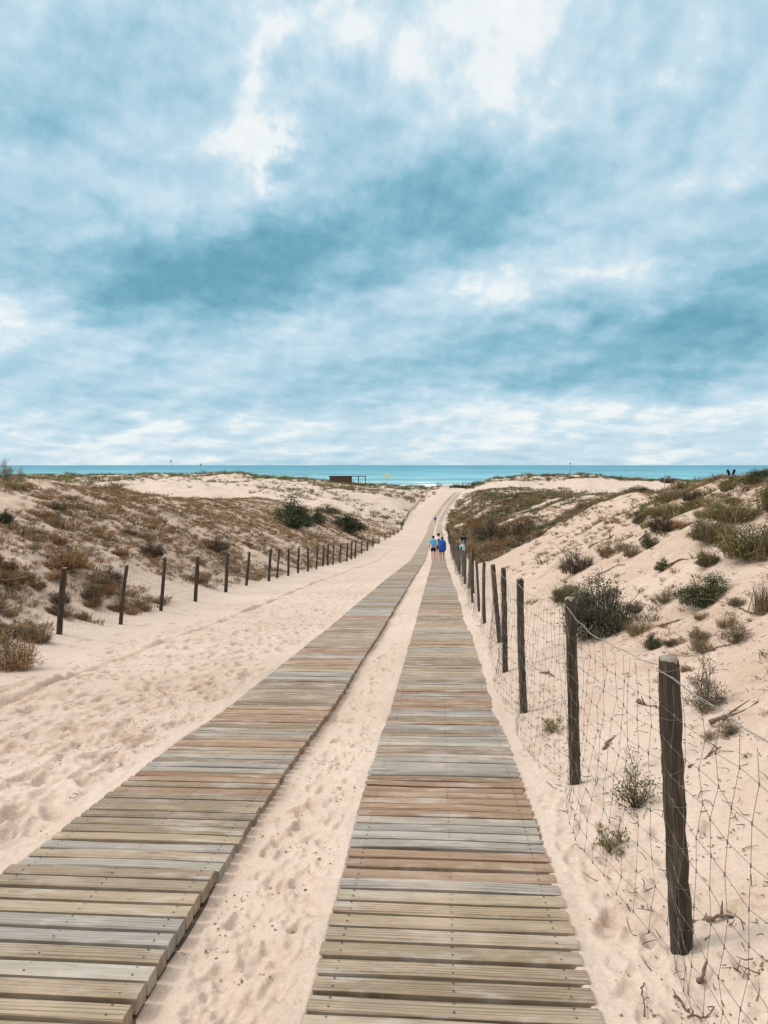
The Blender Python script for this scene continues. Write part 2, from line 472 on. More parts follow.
# rise above the path's own level: rows by distance, each a profile over u = offset from the path
ROWS = [
    (-8, [(-60, 3.5), (-20, 3.0), (-12, 2.6), (-9, 1.5), (-6.4, 0.16), (-5.5, -0.02), (-4, -0.02), (0, 0), (0.5, -0.02), (0.8, -0.13), (1.4, 0.05), (2, 0.42), (4, 1.45), (6.5, 2.6), (9, 2.9), (20, 3.2), (60, 3.4)]),
    (8, [(-60, 3.5), (-20, 3.0), (-12, 2.6), (-9, 1.45), (-6.4, 0.16), (-5.5, -0.02), (-4, -0.02), (0, 0), (0.5, 0.0), (0.8, 0.075), (2, 0.52), (4, 1.5), (6.5, 2.75), (9, 3.0), (20, 3.3), (60, 3.4)]),
    (18, [(-60, 3.4), (-20, 3.0), (-13, 2.9), (-11, 2.25), (-8, 1.0), (-6.4, 0.18), (-5.5, -0.04), (-4, -0.03), (0, 0), (0.8, 0.04), (2, 0.55), (4, 1.6), (6.5, 2.85), (9, 3.0), (20, 3.2), (60, 3.0)]),
    (30, [(-60, 3.4), (-22, 3.1), (-13.5, 3.35), (-11, 2.35), (-8, 1.0), (-6.4, 0.18), (-5.5, -0.04), (-4, -0.02), (0, 0), (0.9, 0.05), (2, 0.5), (4, 1.5), (7, 2.95), (9.5, 3.2), (20, 3.0), (60, 2.6)]),
    (50, [(-60, 3.6), (-25, 3.6), (-15, 3.9), (-11, 2.5), (-8, 1.1), (-6.4, 0.18), (-5.5, -0.03), (0, 0), (0.9, 0.08), (2.5, 0.7), (5, 1.9), (8, 3.2), (11, 3.75), (20, 3.4), (60, 3.0)]),
    (75, [(-90, 4.2), (-30, 3.7), (-19, 3.7), (-14.5, 3.6), (-11, 2.5), (-8, 0.95), (-6.2, 0.3), (0, 0), (1.1, 0.1), (3, 0.9), (6, 2.5), (10.5, 4.5), (16, 4.4), (30, 4.0), (90, 4.0)]),
    (105, [(-120, 5.2), (-40, 4.0), (-22, 2.8), (-15, 2.3), (-11, 1.6), (-7, 0.3), (0, 0), (1.3, 0.15), (4, 1.8), (8, 4.1), (16, 5.0), (30, 4.2), (60, 4.0), (120, 5.0)]),
    (145, [(-140, 6.0), (-60, 5.1), (-30, 3.6), (-16, 2.4), (-10, 1.2), (-6.5, 0.2), (0, 0), (1.5, 0.2), (4.5, 2.6), (8, 5.2), (15, 5.3), (30, 4.2), (60, 4.2), (140, 5.5)]),
    (185, [(-160, 6.4), (-80, 6.0), (-45, 5.2), (-25, 4.0), (-13, 2.2), (-8, 0.5), (0, 0), (1.8, 0.2), (5, 2.8), (9, 3.9), (20, 3.4), (45, 3.2), (70, 3.6), (160, 5.0)]),
    (225, [(-180, 5.0), (-90, 5.2), (-55, 4.2), (-35, 2.7), (-18, 1.5), (-10, 0.25), (0, 0), (2.5, 0.1), (6, 0.8), (14, 1.2), (40, 2.0), (60, 2.4), (90, 2.6), (180, 3.5)]),
    (268, [(-200, 1.8), (-165, 3.0), (-135, 4.6), (-80, 4.6), (-66, 3.5), (-42, 1.3), (-24, 0.45), (-10, 0.25), (0, 0.2), (4, 1.2), (9, 3.0), (20, 3.5), (32, 4.3), (46, 3.9), (63, 2.2), (120, 1.4), (200, 2.0)]),
    (300, [(-200, 1.0), (-100, 3.2), (-66, 2.2), (-30, 0.0), (0, 0), (10, 2.2), (32, 2.8), (60, 1.0), (200, 1.0)]),
    (345, [(-200, 0), (0, 0), (200, 0)]),
]
_us = np.sinh(np.linspace(-6.2, 6.2, 3001)) * 1.0   # -246 .. 246
_tab = []
for dd, row in ROWS:
    uu, zz_ = zip(*row)
    p = np.interp(_us, uu, zz_)
    _tab.append(_gs(p, 22))
_tab = np.array(_tab); _rd = np.array([r[0] for r in ROWS], float)
def rise(u, d):
    u = np.asarray(u, float); d = np.asarray(d, float)
    t = (np.arcsinh(np.clip(u, -245, 245)) + 6.2) / 12.4 * 3000
    i0 = np.clip(t.astype(int), 0, 2999); ft = t - i0
    k = np.clip(np.searchsorted(_rd, d, side='right') - 1, 0, len(_rd) - 2)
    f = np.clip((d - _rd[k]) / (_rd[k + 1] - _rd[k]), 0, 1)
    out = 0
    km, kp = np.clip(k - 1, 0, len(_rd) - 1), np.clip(k + 2, 0, len(_rd) - 1)
    s = lambda kk: _tab[kk, i0] * (1 - ft) + _tab[kk, i0 + 1] * ft
    p1, p2 = s(k), s(k + 1)
    h = _rd[k + 1] - _rd[k]
    m1 = (p2 - s(km)) / np.maximum(_rd[k + 1] - _rd[km], 1e-3) * h
    m2 = (s(kp) - p1) / np.maximum(_rd[kp] - _rd[k], 1e-3) * h
    f2, f3 = f * f, f * f * f
    return (2 * f3 - 3 * f2 + 1) * p1 + (f3 - 2 * f2 + f) * m1 + (-2 * f3 + 3 * f2) * p2 + (f3 - f2) * m2

FARLIFT = lambda d: 0.06 * sstep(40, 80, d)
DECK = 0.055      # deck top above the path level
LDECK = (-1.84, -0.94)
RDECK = (-0.415, 0.485)
def sand_level(u, d):
    """how the sand lies against the two boardwalks"""
    n = fbm(u * 0 + d, u, 0.9, 3, 5) * 0.02
    edge = fbm(d, u * 0.3, 0.55, 3, 9) * 0.035 + fbm(d, u * 0, 3.5, 2, 31) * 0.03
    ed2 = fbm(d, u * 0.3 + 40, 0.8, 3, 19) * 0.04
    far = sstep(14, 45, d)
    lev = np.full_like(u, 0.0)
    left = 0.048 + n * 0.9
    lev = np.where(u < LDECK[0] + 0.5, left, lev)
    a = sstep(LDECK[0] - 0.01, LDECK[0] + 0.05, u + ed2)
    lev = left * (1 - a) + (-0.05) * a
    b = sstep(LDECK[1] - 0.05, LDECK[1] - 0.01, u)
    gap = 0.004 + 0.044 * sstep(LDECK[1], RDECK[0] - 0.02, u) + n
    gap = gap + far * 0.03
    lev = lev * (1 - b) + gap * b
    c = sstep(RDECK[0] - 0.005, RDECK[0] + 0.05, u + ed2 * 0.4)
    lev = lev * (1 - c) + (-0.05) * c
    r_ = sstep(RDECK[1] - 0.075, RDECK[1] - 0.01, u + edge * 1.2 + far * 0.05)
    lev = lev * (1 - r_) + (0.046 + n * 0.9) * r_
    return lev
def height(X, d, detail=True):
    X = np.asarray(X, float); d = np.asarray(d, float)
    u = X - pathX(d)
    z = baseZ(d) + rise(u, d)
    off = np.maximum(sstep(1.0, 3.5, u), sstep(-5.8, -8.0, u))
    fade = 1 - sstep(290, 340, d)
    sc = 1 + 0.012 * np.clip(d, 0, 250)
    z = z + off * fade * (fbm(X / sc, d / sc, 3.2, 5, 3) * 0.33 * sc + fbm(X, d, 17, 3, 8) * 0.5 * sstep(15, 60, d))
    # hummocks
    z = z + off * fade * sc * 0.16 * np.clip(fbm(X / sc, d / sc, 1.1, 3, 77), 0, 1)
    near = (1 - sstep(150, 190, d))
    side = np.maximum(sstep(LDECK[0] - 0.3, LDECK[0] - 1.5, u), 0)
    z = z + near * sand_level(u, d)
    z = z + near * side * fbm(X, d, 2.3, 4, 21) * 0.06 * sstep(-1.9, -2.5, u)
    z = z + (1 - sstep(12, 26, d)) * (1 - sstep(-0.47, -0.40, u) * (1 - sstep(0.48, 0.56, u))) * np.where(u < -0.5, 1, 0.8) * (fbm(X, d, 0.16, 3, 121) * 0.008 + np.minimum(fbm(X, d, 0.42, 3, 122), 0.15) * 0.022) * (1 - sstep(-1.95, -1.85, u) * (1 - sstep(-0.92, -0.84, u)))
    # line of the old wheel rut on the left
    ru = u + 4.0 + fbm(d, d * 0, 6.0, 2, 40) * 0.12
    z = z + near * (-0.045 * np.exp(-(ru / 0.045) ** 2) + 0.03 * np.exp(-((ru + 0.10) / 0.08) ** 2)) * (0.6 + 0.8 * fbm(d, ru, 0.7, 2, 41))
    return z

def build_terrain():
    ds = list(np.linspace(-7.5, 1.2, 40)) 
    d = 1.25
    while d < 345:
        ds.append(d); d *= 1.0052
    ds += list(np.linspace(348, 700, 60))
    ds = np.array(ds)
    NC = 920
    t = np.linspace(-1, 1, NC)
    s = np.sign(t) * (0.30 * np.abs(t) + 0.70 * np.abs(t) ** 2.4)
    Wd = 6 + 0.95 * np.abs(ds)
    Dg = np.repeat(ds[:, None], NC, 1)
    Xg = pathX(ds)[:, None] - 0.35 + s[None] * Wd[:, None]
    U = Xg - pathX(Dg)
    Z = height(Xg, Dg)
    damp = np.zeros_like(Z)
    # footprints pressed into the path sand
    rng = np.random.default_rng(5)
    def stamp(x0, d0, ang, L, Wf, dep):
        rmax = L * 1.5
        i0, i1 = np.searchsorted(ds, [d0 - rmax, d0 + rmax])
        if i1 - i0 < 2: return
        im = (i0 + i1) // 2
        j0, j1 = np.searchsorted(Xg[im], [x0 - rmax - 0.05, x0 + rmax + 0.05])
        if j1 - j0 < 2: return
        px, pd = Xg[i0:i1, j0:j1] - x0, Dg[i0:i1, j0:j1] - d0
        a = px * math.cos(ang) + pd * math.sin(ang); b = -px * math.sin(ang) + pd * math.cos(ang)
        q = np.sqrt((b / (L / 2)) ** 2 + (a / (Wf / 2)) ** 2)
        pit = 1 - sstep(0.55, 1.05, q)
        rim = np.exp(-((q - 1.22) / 0.22) ** 2) * (0.5 + 0.5 * np.sin(np.arctan2(a, b) * 1.0 + ang * 3))
        heel = 0.7 + 0.3 * np.cos(b / L * 5)
        Z[i0:i1, j0:j1] += dep * (-pit * heel + 0.55 * rim)
        dm = np.exp(-((q - 0.85) / 0.28) ** 2) * np.clip(dep / 0.02, 0.3, 1)
        damp[i0:i1, j0:j1] = np.maximum(damp[i0:i1, j0:j1], dm * rng.uniform(0.15, 0.9))
    n = 0
    for _ in range(5200):
        d0 = 1.3 * math.exp(rng.uniform(0, math.log(45)))
        z = rng.random()
        if z < 0.70: u0 = rng.uniform(-4.4, -1.98) if rng.random() < 0.93 else rng.uniform(-5.4, -4.3)
        elif z < 0.80: u0 = rng.uniform(-0.80, -0.52)
        elif z < 0.97: u0 = rng.uniform(0.60, 1.0)
        else: u0 = rng.uniform(1.0, 3.0)
        x0 = float(pathX(d0)) + u0
        L = rng.uniform(0.16, 0.29); small = 1.0
        if -0.9 < u0 < 1.1: L *= 0.75
        dep = rng.uniform(0.008, 0.032) * (0.5 if -0.9 < u0 < 1.1 else 0.9)
        stamp(x0, d0, rng.normal(0.0, 0.5) - 0.07, L, L * rng.uniform(0.38, 0.6), dep)
    # small pocks
    for _ in range(5500):
        d0 = 1.3 * math.exp(rng.uniform(0, math.log(20)))
        z = rng.random()
        u0 = rng.uniform(-4.6, -1.95) if z < 0.62 else (rng.uniform(-0.86, -0.48) if z < 0.68 else rng.uniform(0.56, 3.2))
        L = rng.uniform(0.04, 0.11)
        stamp(float(pathX(d0)) + u0, d0, rng.uniform(0, 6.28), L, L * rng.uniform(0.5, 0.9), rng.uniform(0.004, 0.013))
    # darker litter-stained sand on the slopes
    off = np.maximum(sstep(0.85, 1.9, U), sstep(-5.7, -7.0, U))
    lit = sstep(-0.12, 0.5, fbm(Xg, Dg, 1.6, 5, 61) + 0.5 * fbm(Xg, Dg, 9.0, 3, 62))
    leftw = np.where(U < 0, 1.0, 0.85)
    damp = np.maximum(damp, off * lit * leftw * (1 - sstep(110, 160, Dg)))
    ru = U + 4.0 + fbm(Dg, Dg * 0, 6.0, 2, 40) * 0.12
    damp = np.maximum(damp, 0.95 * np.exp(-(ru / 0.05) ** 2) * (Dg < 60))  # sand darkened along the rut line
    damp = np.maximum(damp, off * np.where(U > 0, 0.80, 0.6) * (1 - sstep(60, 130, Dg)) * (0.75 + 0.5 * fbm(Xg, Dg, 0.8, 4, 65)))
    near_foot = np.exp(-((U - 0.95) / 0.3) ** 2) * 0.4 * sstep(0, 0.4, fbm(Xg, Dg, 0.7, 4, 64)) * (Dg < 40)
    damp = np.maximum(damp, near_foot)
    edge = np.exp(-((U + 0.90) / 0.05) ** 2) * 0.6 * (Dg < 60)  # shade beside the left deck's open edge, painted into the sand colour
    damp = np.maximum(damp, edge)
    V = np.stack([Xg, Dg, Z], -1).reshape(-1, 3)
    nr = len(ds)
    i = np.arange(nr - 1)[:, None] * NC; j = np.arange(NC - 1)[None]
    Fq = np.stack([i + j, i + j + 1, i + NC + j + 1, i + NC + j], -1).reshape(-1, 4)
    me = mk_mesh('sand_ground', V, [Fq], [M['sand']], {'damp': ('FLOAT', damp.ravel())})
    o = link('sand_ground', me)
    tag(o, 'pale trodden sand of the path and the dunes on either side', 'sand', kind='structure')
    return ds, Xg, Z
DS, XG, ZG = build_terrain()
def ground(x, d):
    return float(height(np.array([x]), np.array([d]))[0])
def gvec(x, d):
    return height(np.asarray(x, float), np.asarray(d, float))
_dm = 1.3 * np.exp(np.linspace(0, math.log(240), 6000))
def hit(px, py, dmin=1.3, dmax=330):
    """point of the terrain seen at a pixel of the photograph"""
    kx, kz = (px - 384) / F, (HOR - py) / F
    dd = _dm[(_dm >= dmin) & (_dm <= dmax)]
    zt = height(kx * dd, dd); zr = CAMZ + kz * dd
    w_ = np.where(zt >= zr)[0]
    if len(w_) == 0:
        g = int(np.argmin(zr - zt))       # grazes the skyline: nearest pass
        return float(kx * dd[g]), float(dd[g]), float(zt[g])
    g = int(w_[0])
    return float(kx * dd[g]), float(dd[g]), float(zt[g])
def at(px, py, d):
    return Vector(((px - 384) / F * d, d, CAMZ + (HOR - py) / F * d))

# ------------------------------------------------------------------ sea
def build_sea():
    ys = np.concatenate([np.linspace(-60, 300, 4), 300 * np.exp(np.linspace(0.02, math.log(150), 160))])
    t = np.linspace(-1, 1, 61)
    V = np.array([(s * (900 + abs(y) * 1.2), y, 0.0) for y in ys for s in t])
    n = len(t)
    i = np.arange(len(ys) - 1)[:, None] * n; j = np.arange(n - 1)[None]
    Fq = np.stack([i + j, i + j + 1, i + n + j + 1, i + n + j], -1).reshape(-1, 4)
    o = link('sea_water', mk_mesh('sea_water', V, [Fq], [M['sea']]))
    tag(o, 'turquoise open sea with white surf reaching the horizon', 'sea', kind='structure')
build_sea()

# ------------------------------------------------------------------ boardwalks
OLIVE = [(0.315, 0.250, 0.170), (0.345, 0.280, 0.195), (0.285, 0.228, 0.155), (0.37, 0.305, 0.22)]
GREY = [(0.315, 0.305, 0.28), (0.345, 0.335, 0.31), (0.28, 0.275, 0.255), (0.365, 0.34, 0.295)]
BROWN = [(0.315, 0.200, 0.128), (0.345, 0.222, 0.142), (0.28, 0.175, 0.112), (0.33, 0.225, 0.152)]
DRAB = [(0.255, 0.200, 0.148), (0.29, 0.230, 0.172), (0.225, 0.178, 0.132)]
PAL = dict(o=OLIVE, g=GREY, b=BROWN, d=DRAB)
def boardwalk(lo, hi, first, seq, seed, label, step=None):
    rng = np.random.default_rng(seed)
    root = link('boardwalk', None, loc=(float(pathX(3)) + (lo + hi) / 2, 3.0, float(baseZ(3)) + DECK))
    tag(root, label, 'boardwalk', 'plank boardwalks laid side by side on the sand')
    org = np.array(root.location)
    planks = []
    d = first; k = 0; pitch = 0.0985
    seqs = list(seq)
    while d < 262:
        if k >= len(seqs):
            c = rng.choice(list('oooggbdd')) if d < 40 else rng.choice(list('oogdbg'))
            seqs += [c] * int(rng.integers(2, 8))
        planks.append((d, seqs[k])); k += 1
        p = pitch if d < 45 else (pitch * 2 if d < 100 else pitch * 5)
        d += p
    def panel(items, name, dz=0.0, du=0.0):
        V = []; T = []; S = []; n = 0; F4 = []; F6 = []
        for (dc, key) in items:
            pp = pitch if dc < 45 else (pitch * 2 if dc < 100 else pitch * 5)
            near = dc < 16
            wd = pp - rng.uniform(0.017, 0.023) * (1 if near else 1.1)
            jl, jr = rng.normal(0, 0.0035, 2)
            u0, u1 = lo + du + jl, hi + du + jr
            yaw = -0.072 + rng.normal(0, 0.0035); hd = 0.072 + 2 * 0.00052 * max(0.0, dc - 130)
            z0 = float(baseZ(dc)) + DECK + float(FARLIFT(dc)) + dz + rng.normal(0, 0.0015)
            sl = (float(baseZ(dc + 0.05)) - float(baseZ(dc - 0.05))) / 0.1
            xc = float(pathX(dc)); tilt = rng.normal(0, 0.012)
            th = 0.056; ch = 0.006
            if near: prof = [(-wd/2, -th), (wd/2, -th), (wd/2, -ch), (wd/2 - ch * 1.6, 0), (-wd/2 + ch * 1.6, 0), (-wd/2, -ch)]
            else: prof = [(-wd/2, -th), (wd/2, -th), (wd/2, 0), (-wd/2, 0)]
            col = np.array(random.choice(PAL[key])) * rng.uniform(0.82, 1.14)
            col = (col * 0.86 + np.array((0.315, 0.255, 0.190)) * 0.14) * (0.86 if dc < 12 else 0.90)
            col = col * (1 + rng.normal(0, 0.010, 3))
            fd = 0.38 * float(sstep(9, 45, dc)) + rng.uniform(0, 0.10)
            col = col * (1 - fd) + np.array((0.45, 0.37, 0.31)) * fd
            sd = rng.random()
            stations = [u0, u0 + (u1 - u0) * 0.33, u0 + (u1 - u0) * 0.66, u1] if near else [u0, u1]
            bow = rng.normal(0, 0.003)
            kprof = len(prof)
            for si, uu in enumerate(stations):
                f = (uu - (lo + hi) / 2)
                b_ = bow * math.sin(math.pi * si / (len(stations) - 1))
                for (py, pz) in prof:
                    V.append((xc + uu + hd * (py + yaw * f), dc + py + yaw * f, z0 + pz + sl * (py + yaw * f) + tilt * py + b_ + rng.normal(0, 0.0006)))
                    T.append(col); S.append(sd)
            for si in range(len(stations) - 1):
                for q in range(kprof):
                    a, b = n + si * kprof + q, n + si * kprof + (q + 1) % kprof
                    F4.append((a, a + kprof, b + kprof, b))
            if dc < 8:
                for uu in (lo + 0.07, (lo + hi) / 2 + 0.01, hi - 0.07):
                    for py in (-0.022, 0.022):
                        f = uu - (lo + hi) / 2
                        px_, pz_ = xc + uu + hd * (py + yaw * f), z0 + sl * (py + yaw * f) + tilt * py + 0.0022
                        nn_ = len(V)
                        for q in range(6):
                            V.append((px_ + 0.0042 * math.cos(q * 1.0472), dc + py + yaw * f + 0.0042 * math.sin(q * 1.0472), pz_)); T.append((0.05, 0.045, 0.04)); S.append(0.2)
                        F6.append(tuple(range(nn_, nn_ + 6)))
            e = n + (len(stations) - 1) * kprof
            (F6 if kprof == 6 else F4).append(tuple(range(n, n + kprof)))
            (F6 if kprof == 6 else F4).append(tuple(range(e + kprof - 1, e - 1, -1)))
            n = len(V)
        V = np.array(V) - org
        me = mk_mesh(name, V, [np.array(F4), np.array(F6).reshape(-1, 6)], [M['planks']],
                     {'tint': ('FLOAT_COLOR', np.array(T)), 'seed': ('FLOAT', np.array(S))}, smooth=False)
        link(name, me, root)
    # bolted sections about two metres long, then one long run far off
    i = 0
    while i < len(planks):
        if step and i == 0:
            cnt = sum(1 for p_ in planks if p_[0] < step)
            panel(planks[:cnt], 'deck_section', 0.009, -0.012); i = cnt; continue
        if planks[i][0] < 60:
            cnt = 24
            panel(planks[i:i + cnt], 'deck_section', rng.normal(0, 0.003), rng.normal(0, 0.006)); i += cnt
        else:
            panel(planks[i:], 'deck_section'); break
    # bearers under the planks
    for uu in (lo + 0.05, (lo + hi) / 2, hi - 0.032):
        dd = np.concatenate([np.arange(first, 60, 0.5), np.arange(60, 262, 3)])
        b = MB()
        zc = baseZ(dd) + DECK + FARLIFT(dd) - 0.058
        pts = []
        Vb = []
        for x_, y_, z_ in zip(pathX(dd) + uu, dd, zc):
            for ox, oz in ((-0.03, -0.055), (0.03, -0.055), (0.03, 0), (-0.03, 0)): Vb.append((x_ + ox, y_, z_ + oz))
        nn = len(dd); Vb = np.array(Vb) - org
        ii = np.arange(nn - 1)[:, None] * 4; jj = np.arange(4)[None]
        Q4 = np.stack([ii + jj, ii + (jj + 1) % 4, ii + 4 + (jj + 1) % 4, ii + 4 + jj], -1).reshape(-1, 4)
        Q4 = np.concatenate([Q4, [[3, 2, 1, 0], [4 * nn - 4, 4 * nn - 3, 4 * nn - 2, 4 * nn - 1]]])
        link('bearer', mk_mesh('bearer', Vb, [Q4], [M['bearer']], smooth=False), root)
    return root
seqR = 'g' + 'o' * 13 + 'g' * 1 + 'b' * 3 + 'g' * 4 + 'b' * 7 + 'gggg' + 'd' * 3 + 'ggg' + 'dd' + 'gg' + 'bdd' + 'ggg' + 'bbbbb' + 'gg' + 'bb' + 'oogg'
seqL = 'o' * 5 + 'oogogoooogogg' + 'oooogog' + 'ooddoddbdbb' + 'ggdgdd' + 'bbddgdd'
boardwalk(RDECK[0], RDECK[1], 1.20, 'oooooo' + seqR, 3, 'plank boardwalk with grey, olive and brown boards running straight down the middle')
boardwalk(LDECK[0], LDECK[1], 1.20, seqL, 4, 'plank boardwalk to the left with a raised first section and a dark open edge', step=3.36)

# ------------------------------------------------------------------ wire fences
def post_mesh(h, r, lean, bury=0.25, seed=0, sides=12, rings=14, pale=True):
    rng = np.random.default_rng(seed)
    t = np.linspace(0, 1, rings)
    th = np.linspace(0, 2 * np.pi, sides, endpoint=False)
    prof = 1 + 0.13 * rng.normal(size=sides)
    bendx, bendy = rng.normal(0, 0.010, 2)
    V = []
    for k, tt in enumerate(t):
        z = -bury + (h + bury) * tt
        f = z / h
        cx = lean[0] * f + bendx * math.sin(math.pi * tt); cy = lean[1] * f + bendy * math.sin(math.pi * tt)
        rr = r * (1.05 - 0.10 * tt) * (1 + 0.03 * rng.normal())
        for q in range(sides):
            rq = rr * prof[q] * (1 + 0.035 * rng.normal())
            zz2 = z + (0.006 * rng.normal() if k == rings - 1 else 0)
            V.append((cx + rq * math.cos(th[q]), cy + rq * math.sin(th[q]), zz2))
    # rounded worn top
    top = len(V)
    cx, cy = lean
    for q in range(sides): V.append((cx + r * 0.72 * math.cos(th[q]), cy + r * 0.72 * math.sin(th[q]), h + 0.010))
    V.append((cx, cy, h + 0.012))
    Q4 = []
    for k in range(rings):
        for q in range(sides):
            a, b = k * sides + q, k * sides + (q + 1) % sides
            Q4.append((a, b, b + sides, a + sides))
    tri = [(top + q, top + (q + 1) % sides, top + sides) for q in range(sides)]
    fm = [0] * ((rings - 1) * sides) + [1 if pale else 0] * (sides + len(tri))
    return mk_mesh('post', np.array(V), [np.array(Q4), np.array(tri)], [M['post'], M['endgrain']], fmat=fm)

def fence(name, label, posts, net_far, group, rw=0.0012, net_h=0.86, bulge=0.0, seed=1, rows=9, pitch=0.15, radius=0.036):
    """posts: list of (x, d, h, top_dx, top_dd, r)"""
    rng = np.random.default_rng(seed)
    x0, d0 = posts[0][0], posts[0][1]
    root = link('wire_fence', None, loc=(x0, d0, ground(x0, d0)))
    tag(root, label, 'fence', group)
    org = np.array(root.location)
    B = []; Tp = []
    for k, (x, d, h, tx, td, r) in enumerate(posts):
        z = ground(x, d)
        near = d < 12
        me = post_mesh(h, r, (tx, td), seed=seed * 100 + k, sides=14 if near else 7, rings=22 if near else 6, pale=near)
        o = link('post', me, root, Vector((x, d, z)) - Vector(org))
        B.append(np.array([x, d, z])); Tp.append(np.array([x + tx, d + td, z + h]))
    net = MB(); top = MB(); knots = MB()
    for k in range(len(posts) - 1):
        if posts[k][1] > net_far: break
        b0, b1, t0, t1 = B[k], B[k + 1], Tp[k], Tp[k + 1]
        L = np.linalg.norm(b1 - b0)
        near = posts[k][1] < 9
        nv = max(3, int(L / pitch)) if posts[k][1] < 30 else max(3, int(L / (pitch * 2)))
        nr = rows if posts[k][1] < 30 else 5
        side = np.cross(b1 - b0, [0, 0, 1.0]); side /= np.linalg.norm(side)
        if side[0] > 0: side = -side
        ph = rng.uniform(0, 6.28)
        sag = rng.uniform(0.03, 0.07)
        def P(s, v):
            # s along the bay, v up the net
            g = b0 + (b1 - b0) * s
            zg = ground(g[0], g[1])
            base = np.array([g[0], g[1], zg])
            tt = t0 + (t1 - t0) * s
            hgt = (tt - base) * (net_h / 0.9)
            p = base + hgt * v
            p = p + side * (0.036 + bulge * (1 - v) ** 1.5 * math.sin(math.pi * min(1, s)) + 0.015 * math.sin(5 * s + 4 * v + ph) * (1 - abs(2 * s - 1)))
            p[2] += -sag * v * math.sin(math.pi * s) + 0.006 * math.sin(9 * s + 7 * v + ph)
            return p
        jit = rng.normal(0, 0.0065, (nv + 1, nr + 1, 3))
        vs = np.linspace(0.0, 1.0, nr + 1) ** 1.12
        G = np.array([[P(s, v) for v in vs] for s in np.linspace(0, 1, nv + 1)]) + jit
        rr = rw * max(1.0, posts[k][1] / 14)
        for q in range(nr):
            net.tube(G[:, q] - org, rr, 3, cap=False)
        for s_ in range(nv + 1):
            net.tube(G[s_, :] - org, rr * 0.9, 3, cap=False)
            if near:
                for q in range(nr):
                    c = G[s_, q] - org
                    net.tube([c - [0, 0, 0.006], c + [0, 0, 0.006]], rr * 2.4, 4)
        # heavier top wire
        n2 = 14
        W = np.array([P(s, 1.02) for s in np.linspace(0, 1, n2)]); W[:, 2] += rng.normal(0, 0.004, n2)
        top.tube(W - org, rr * 1.5, 5, cap=False)
        if near:
            W2 = W + np.array([0.005, 0, 0.006]) * np.sin(np.linspace(0, 30, n2))[:, None]
            top.tube(W2 - org, rr * 1.2, 4, cap=False)
    # wire wound round the near posts
    for k, (x, d, h, tx, td, r) in enumerate(posts):
        if d > 9: break
        for v in (0.08, 0.22, 0.36, 0.5, 0.62, 0.8, 0.97):
            th = np.linspace(0, 2 * np.pi, 17)
            c = B[k] + (Tp[k] - B[k]) * v
            sl = rng.uniform(-0.7, 0.7)
            ring = np.stack([c[0] + (r * 1.13) * np.cos(th), c[1] + (r * 1.13) * np.sin(th), c[2] + r * sl * np.cos(th)], -1)
            net.tube(ring - org, rw * 1.2, 4, cap=False)
    if net.n: link('wire_netting', net.mesh('wire_netting', [M['wire']]), root)
    if top.n: link('top_wire', top.mesh('top_wire', [M['topwire']]), root)
    return root

# right-hand fence: base column/row and top column/row of each post, height in metres
RP = []
RP.append((0.95 + 0.07, 1.02, 1.02, 0.0, 0.0, 0.036))
for (bx, by, tx, ty, d) in [(682, 950, 670, 661, 2.66), (575, 775, 571, 600, 4.35), (525, 703, 521, 580, 6.25), (505, 662, 503, 568, 8.2),
                            (500, 638, 493, 565, 10.3), (485, 622, 484, 563, 12.9), (478.5, 611, 476.5, 562, 15.0), (473, 603, 471.5, 560, 17.2)]:
    X = (bx - 384) / F * d
    z = ground(X, d)
    h = CAMZ + (HOR - ty) / F * d - z
    RP.append((X, d, min(max(h, 0.8), 1.25), (tx - bx) / F * d, random.uniform(-0.05, 0.05), 0.027 if d > 4 else 0.0345))
d = 19.3
while d < 112:
    u = 0.80 + random.uniform(-0.07, 0.07) + 0.004 * (d - 19)
    RP.append((float(pathX(d)) + u, d, random.uniform(0.92, 1.12), random.uniform(-0.08, 0.05), random.uniform(-0.05, 0.05), 0.030 + 0.0003 * d))
    d += random.uniform(1.9, 2.3) * (1 if d < 60 else 1.6)
fence('fence', 'leaning dark posts and wire netting along the foot of the right dune', RP, 60, 'post and wire fences', bulge=0.13, seed=2, rows=10, pitch=0.115, rw=0.00098)

LPX = [(60, 66, 568), (121, 127, 566), (161, 165, 558), (195, 198, 557), (226, 228, 554), (246, 250, 552), (268.5, 271, 549), (277, 280, 549), (288, 288.5, 549),
       (298, 299, 548), (307.5, 308, 548), (316.5, 318, 547), (323, 324, 545), (328, 328.5, 544), (333, 334, 545), (340, 341, 544), (347, 348, 543), (351, 352, 541), (355, 356, 541),
       (361.6, 362, 541), (367, 368, 540), (373, 373, 539), (379, 379, 538), (385, 385, 536), (390, 390, 533), (394, 394, 531), (398, 398, 528), (402, 402, 524)]
LP = [(float(pathX(d_)) - 5.6 + random.uniform(-.1, .1), d_, 1.0, 0.05, 0, 0.038) for d_ in (5.4, 8.0)]
for (bx, tx, ty) in LPX:
    d = 4312.0 / (439.4 - bx)
    X = (bx - 384) / F * d
    z = ground(X, d)
    h = CAMZ + (HOR - ty) / F * d - z
    LP.append((X, d, min(max(h, 0.75), 1.2), (tx - bx) / F * d * 0.9, random.uniform(-0.05, 0.05), 0.034 + 0.0003 * d))
fence('fence', 'short dark posts and thin wire netting below the brown left dune', LP, 60, 'post and wire fences', rw=0.0013, seed=3)
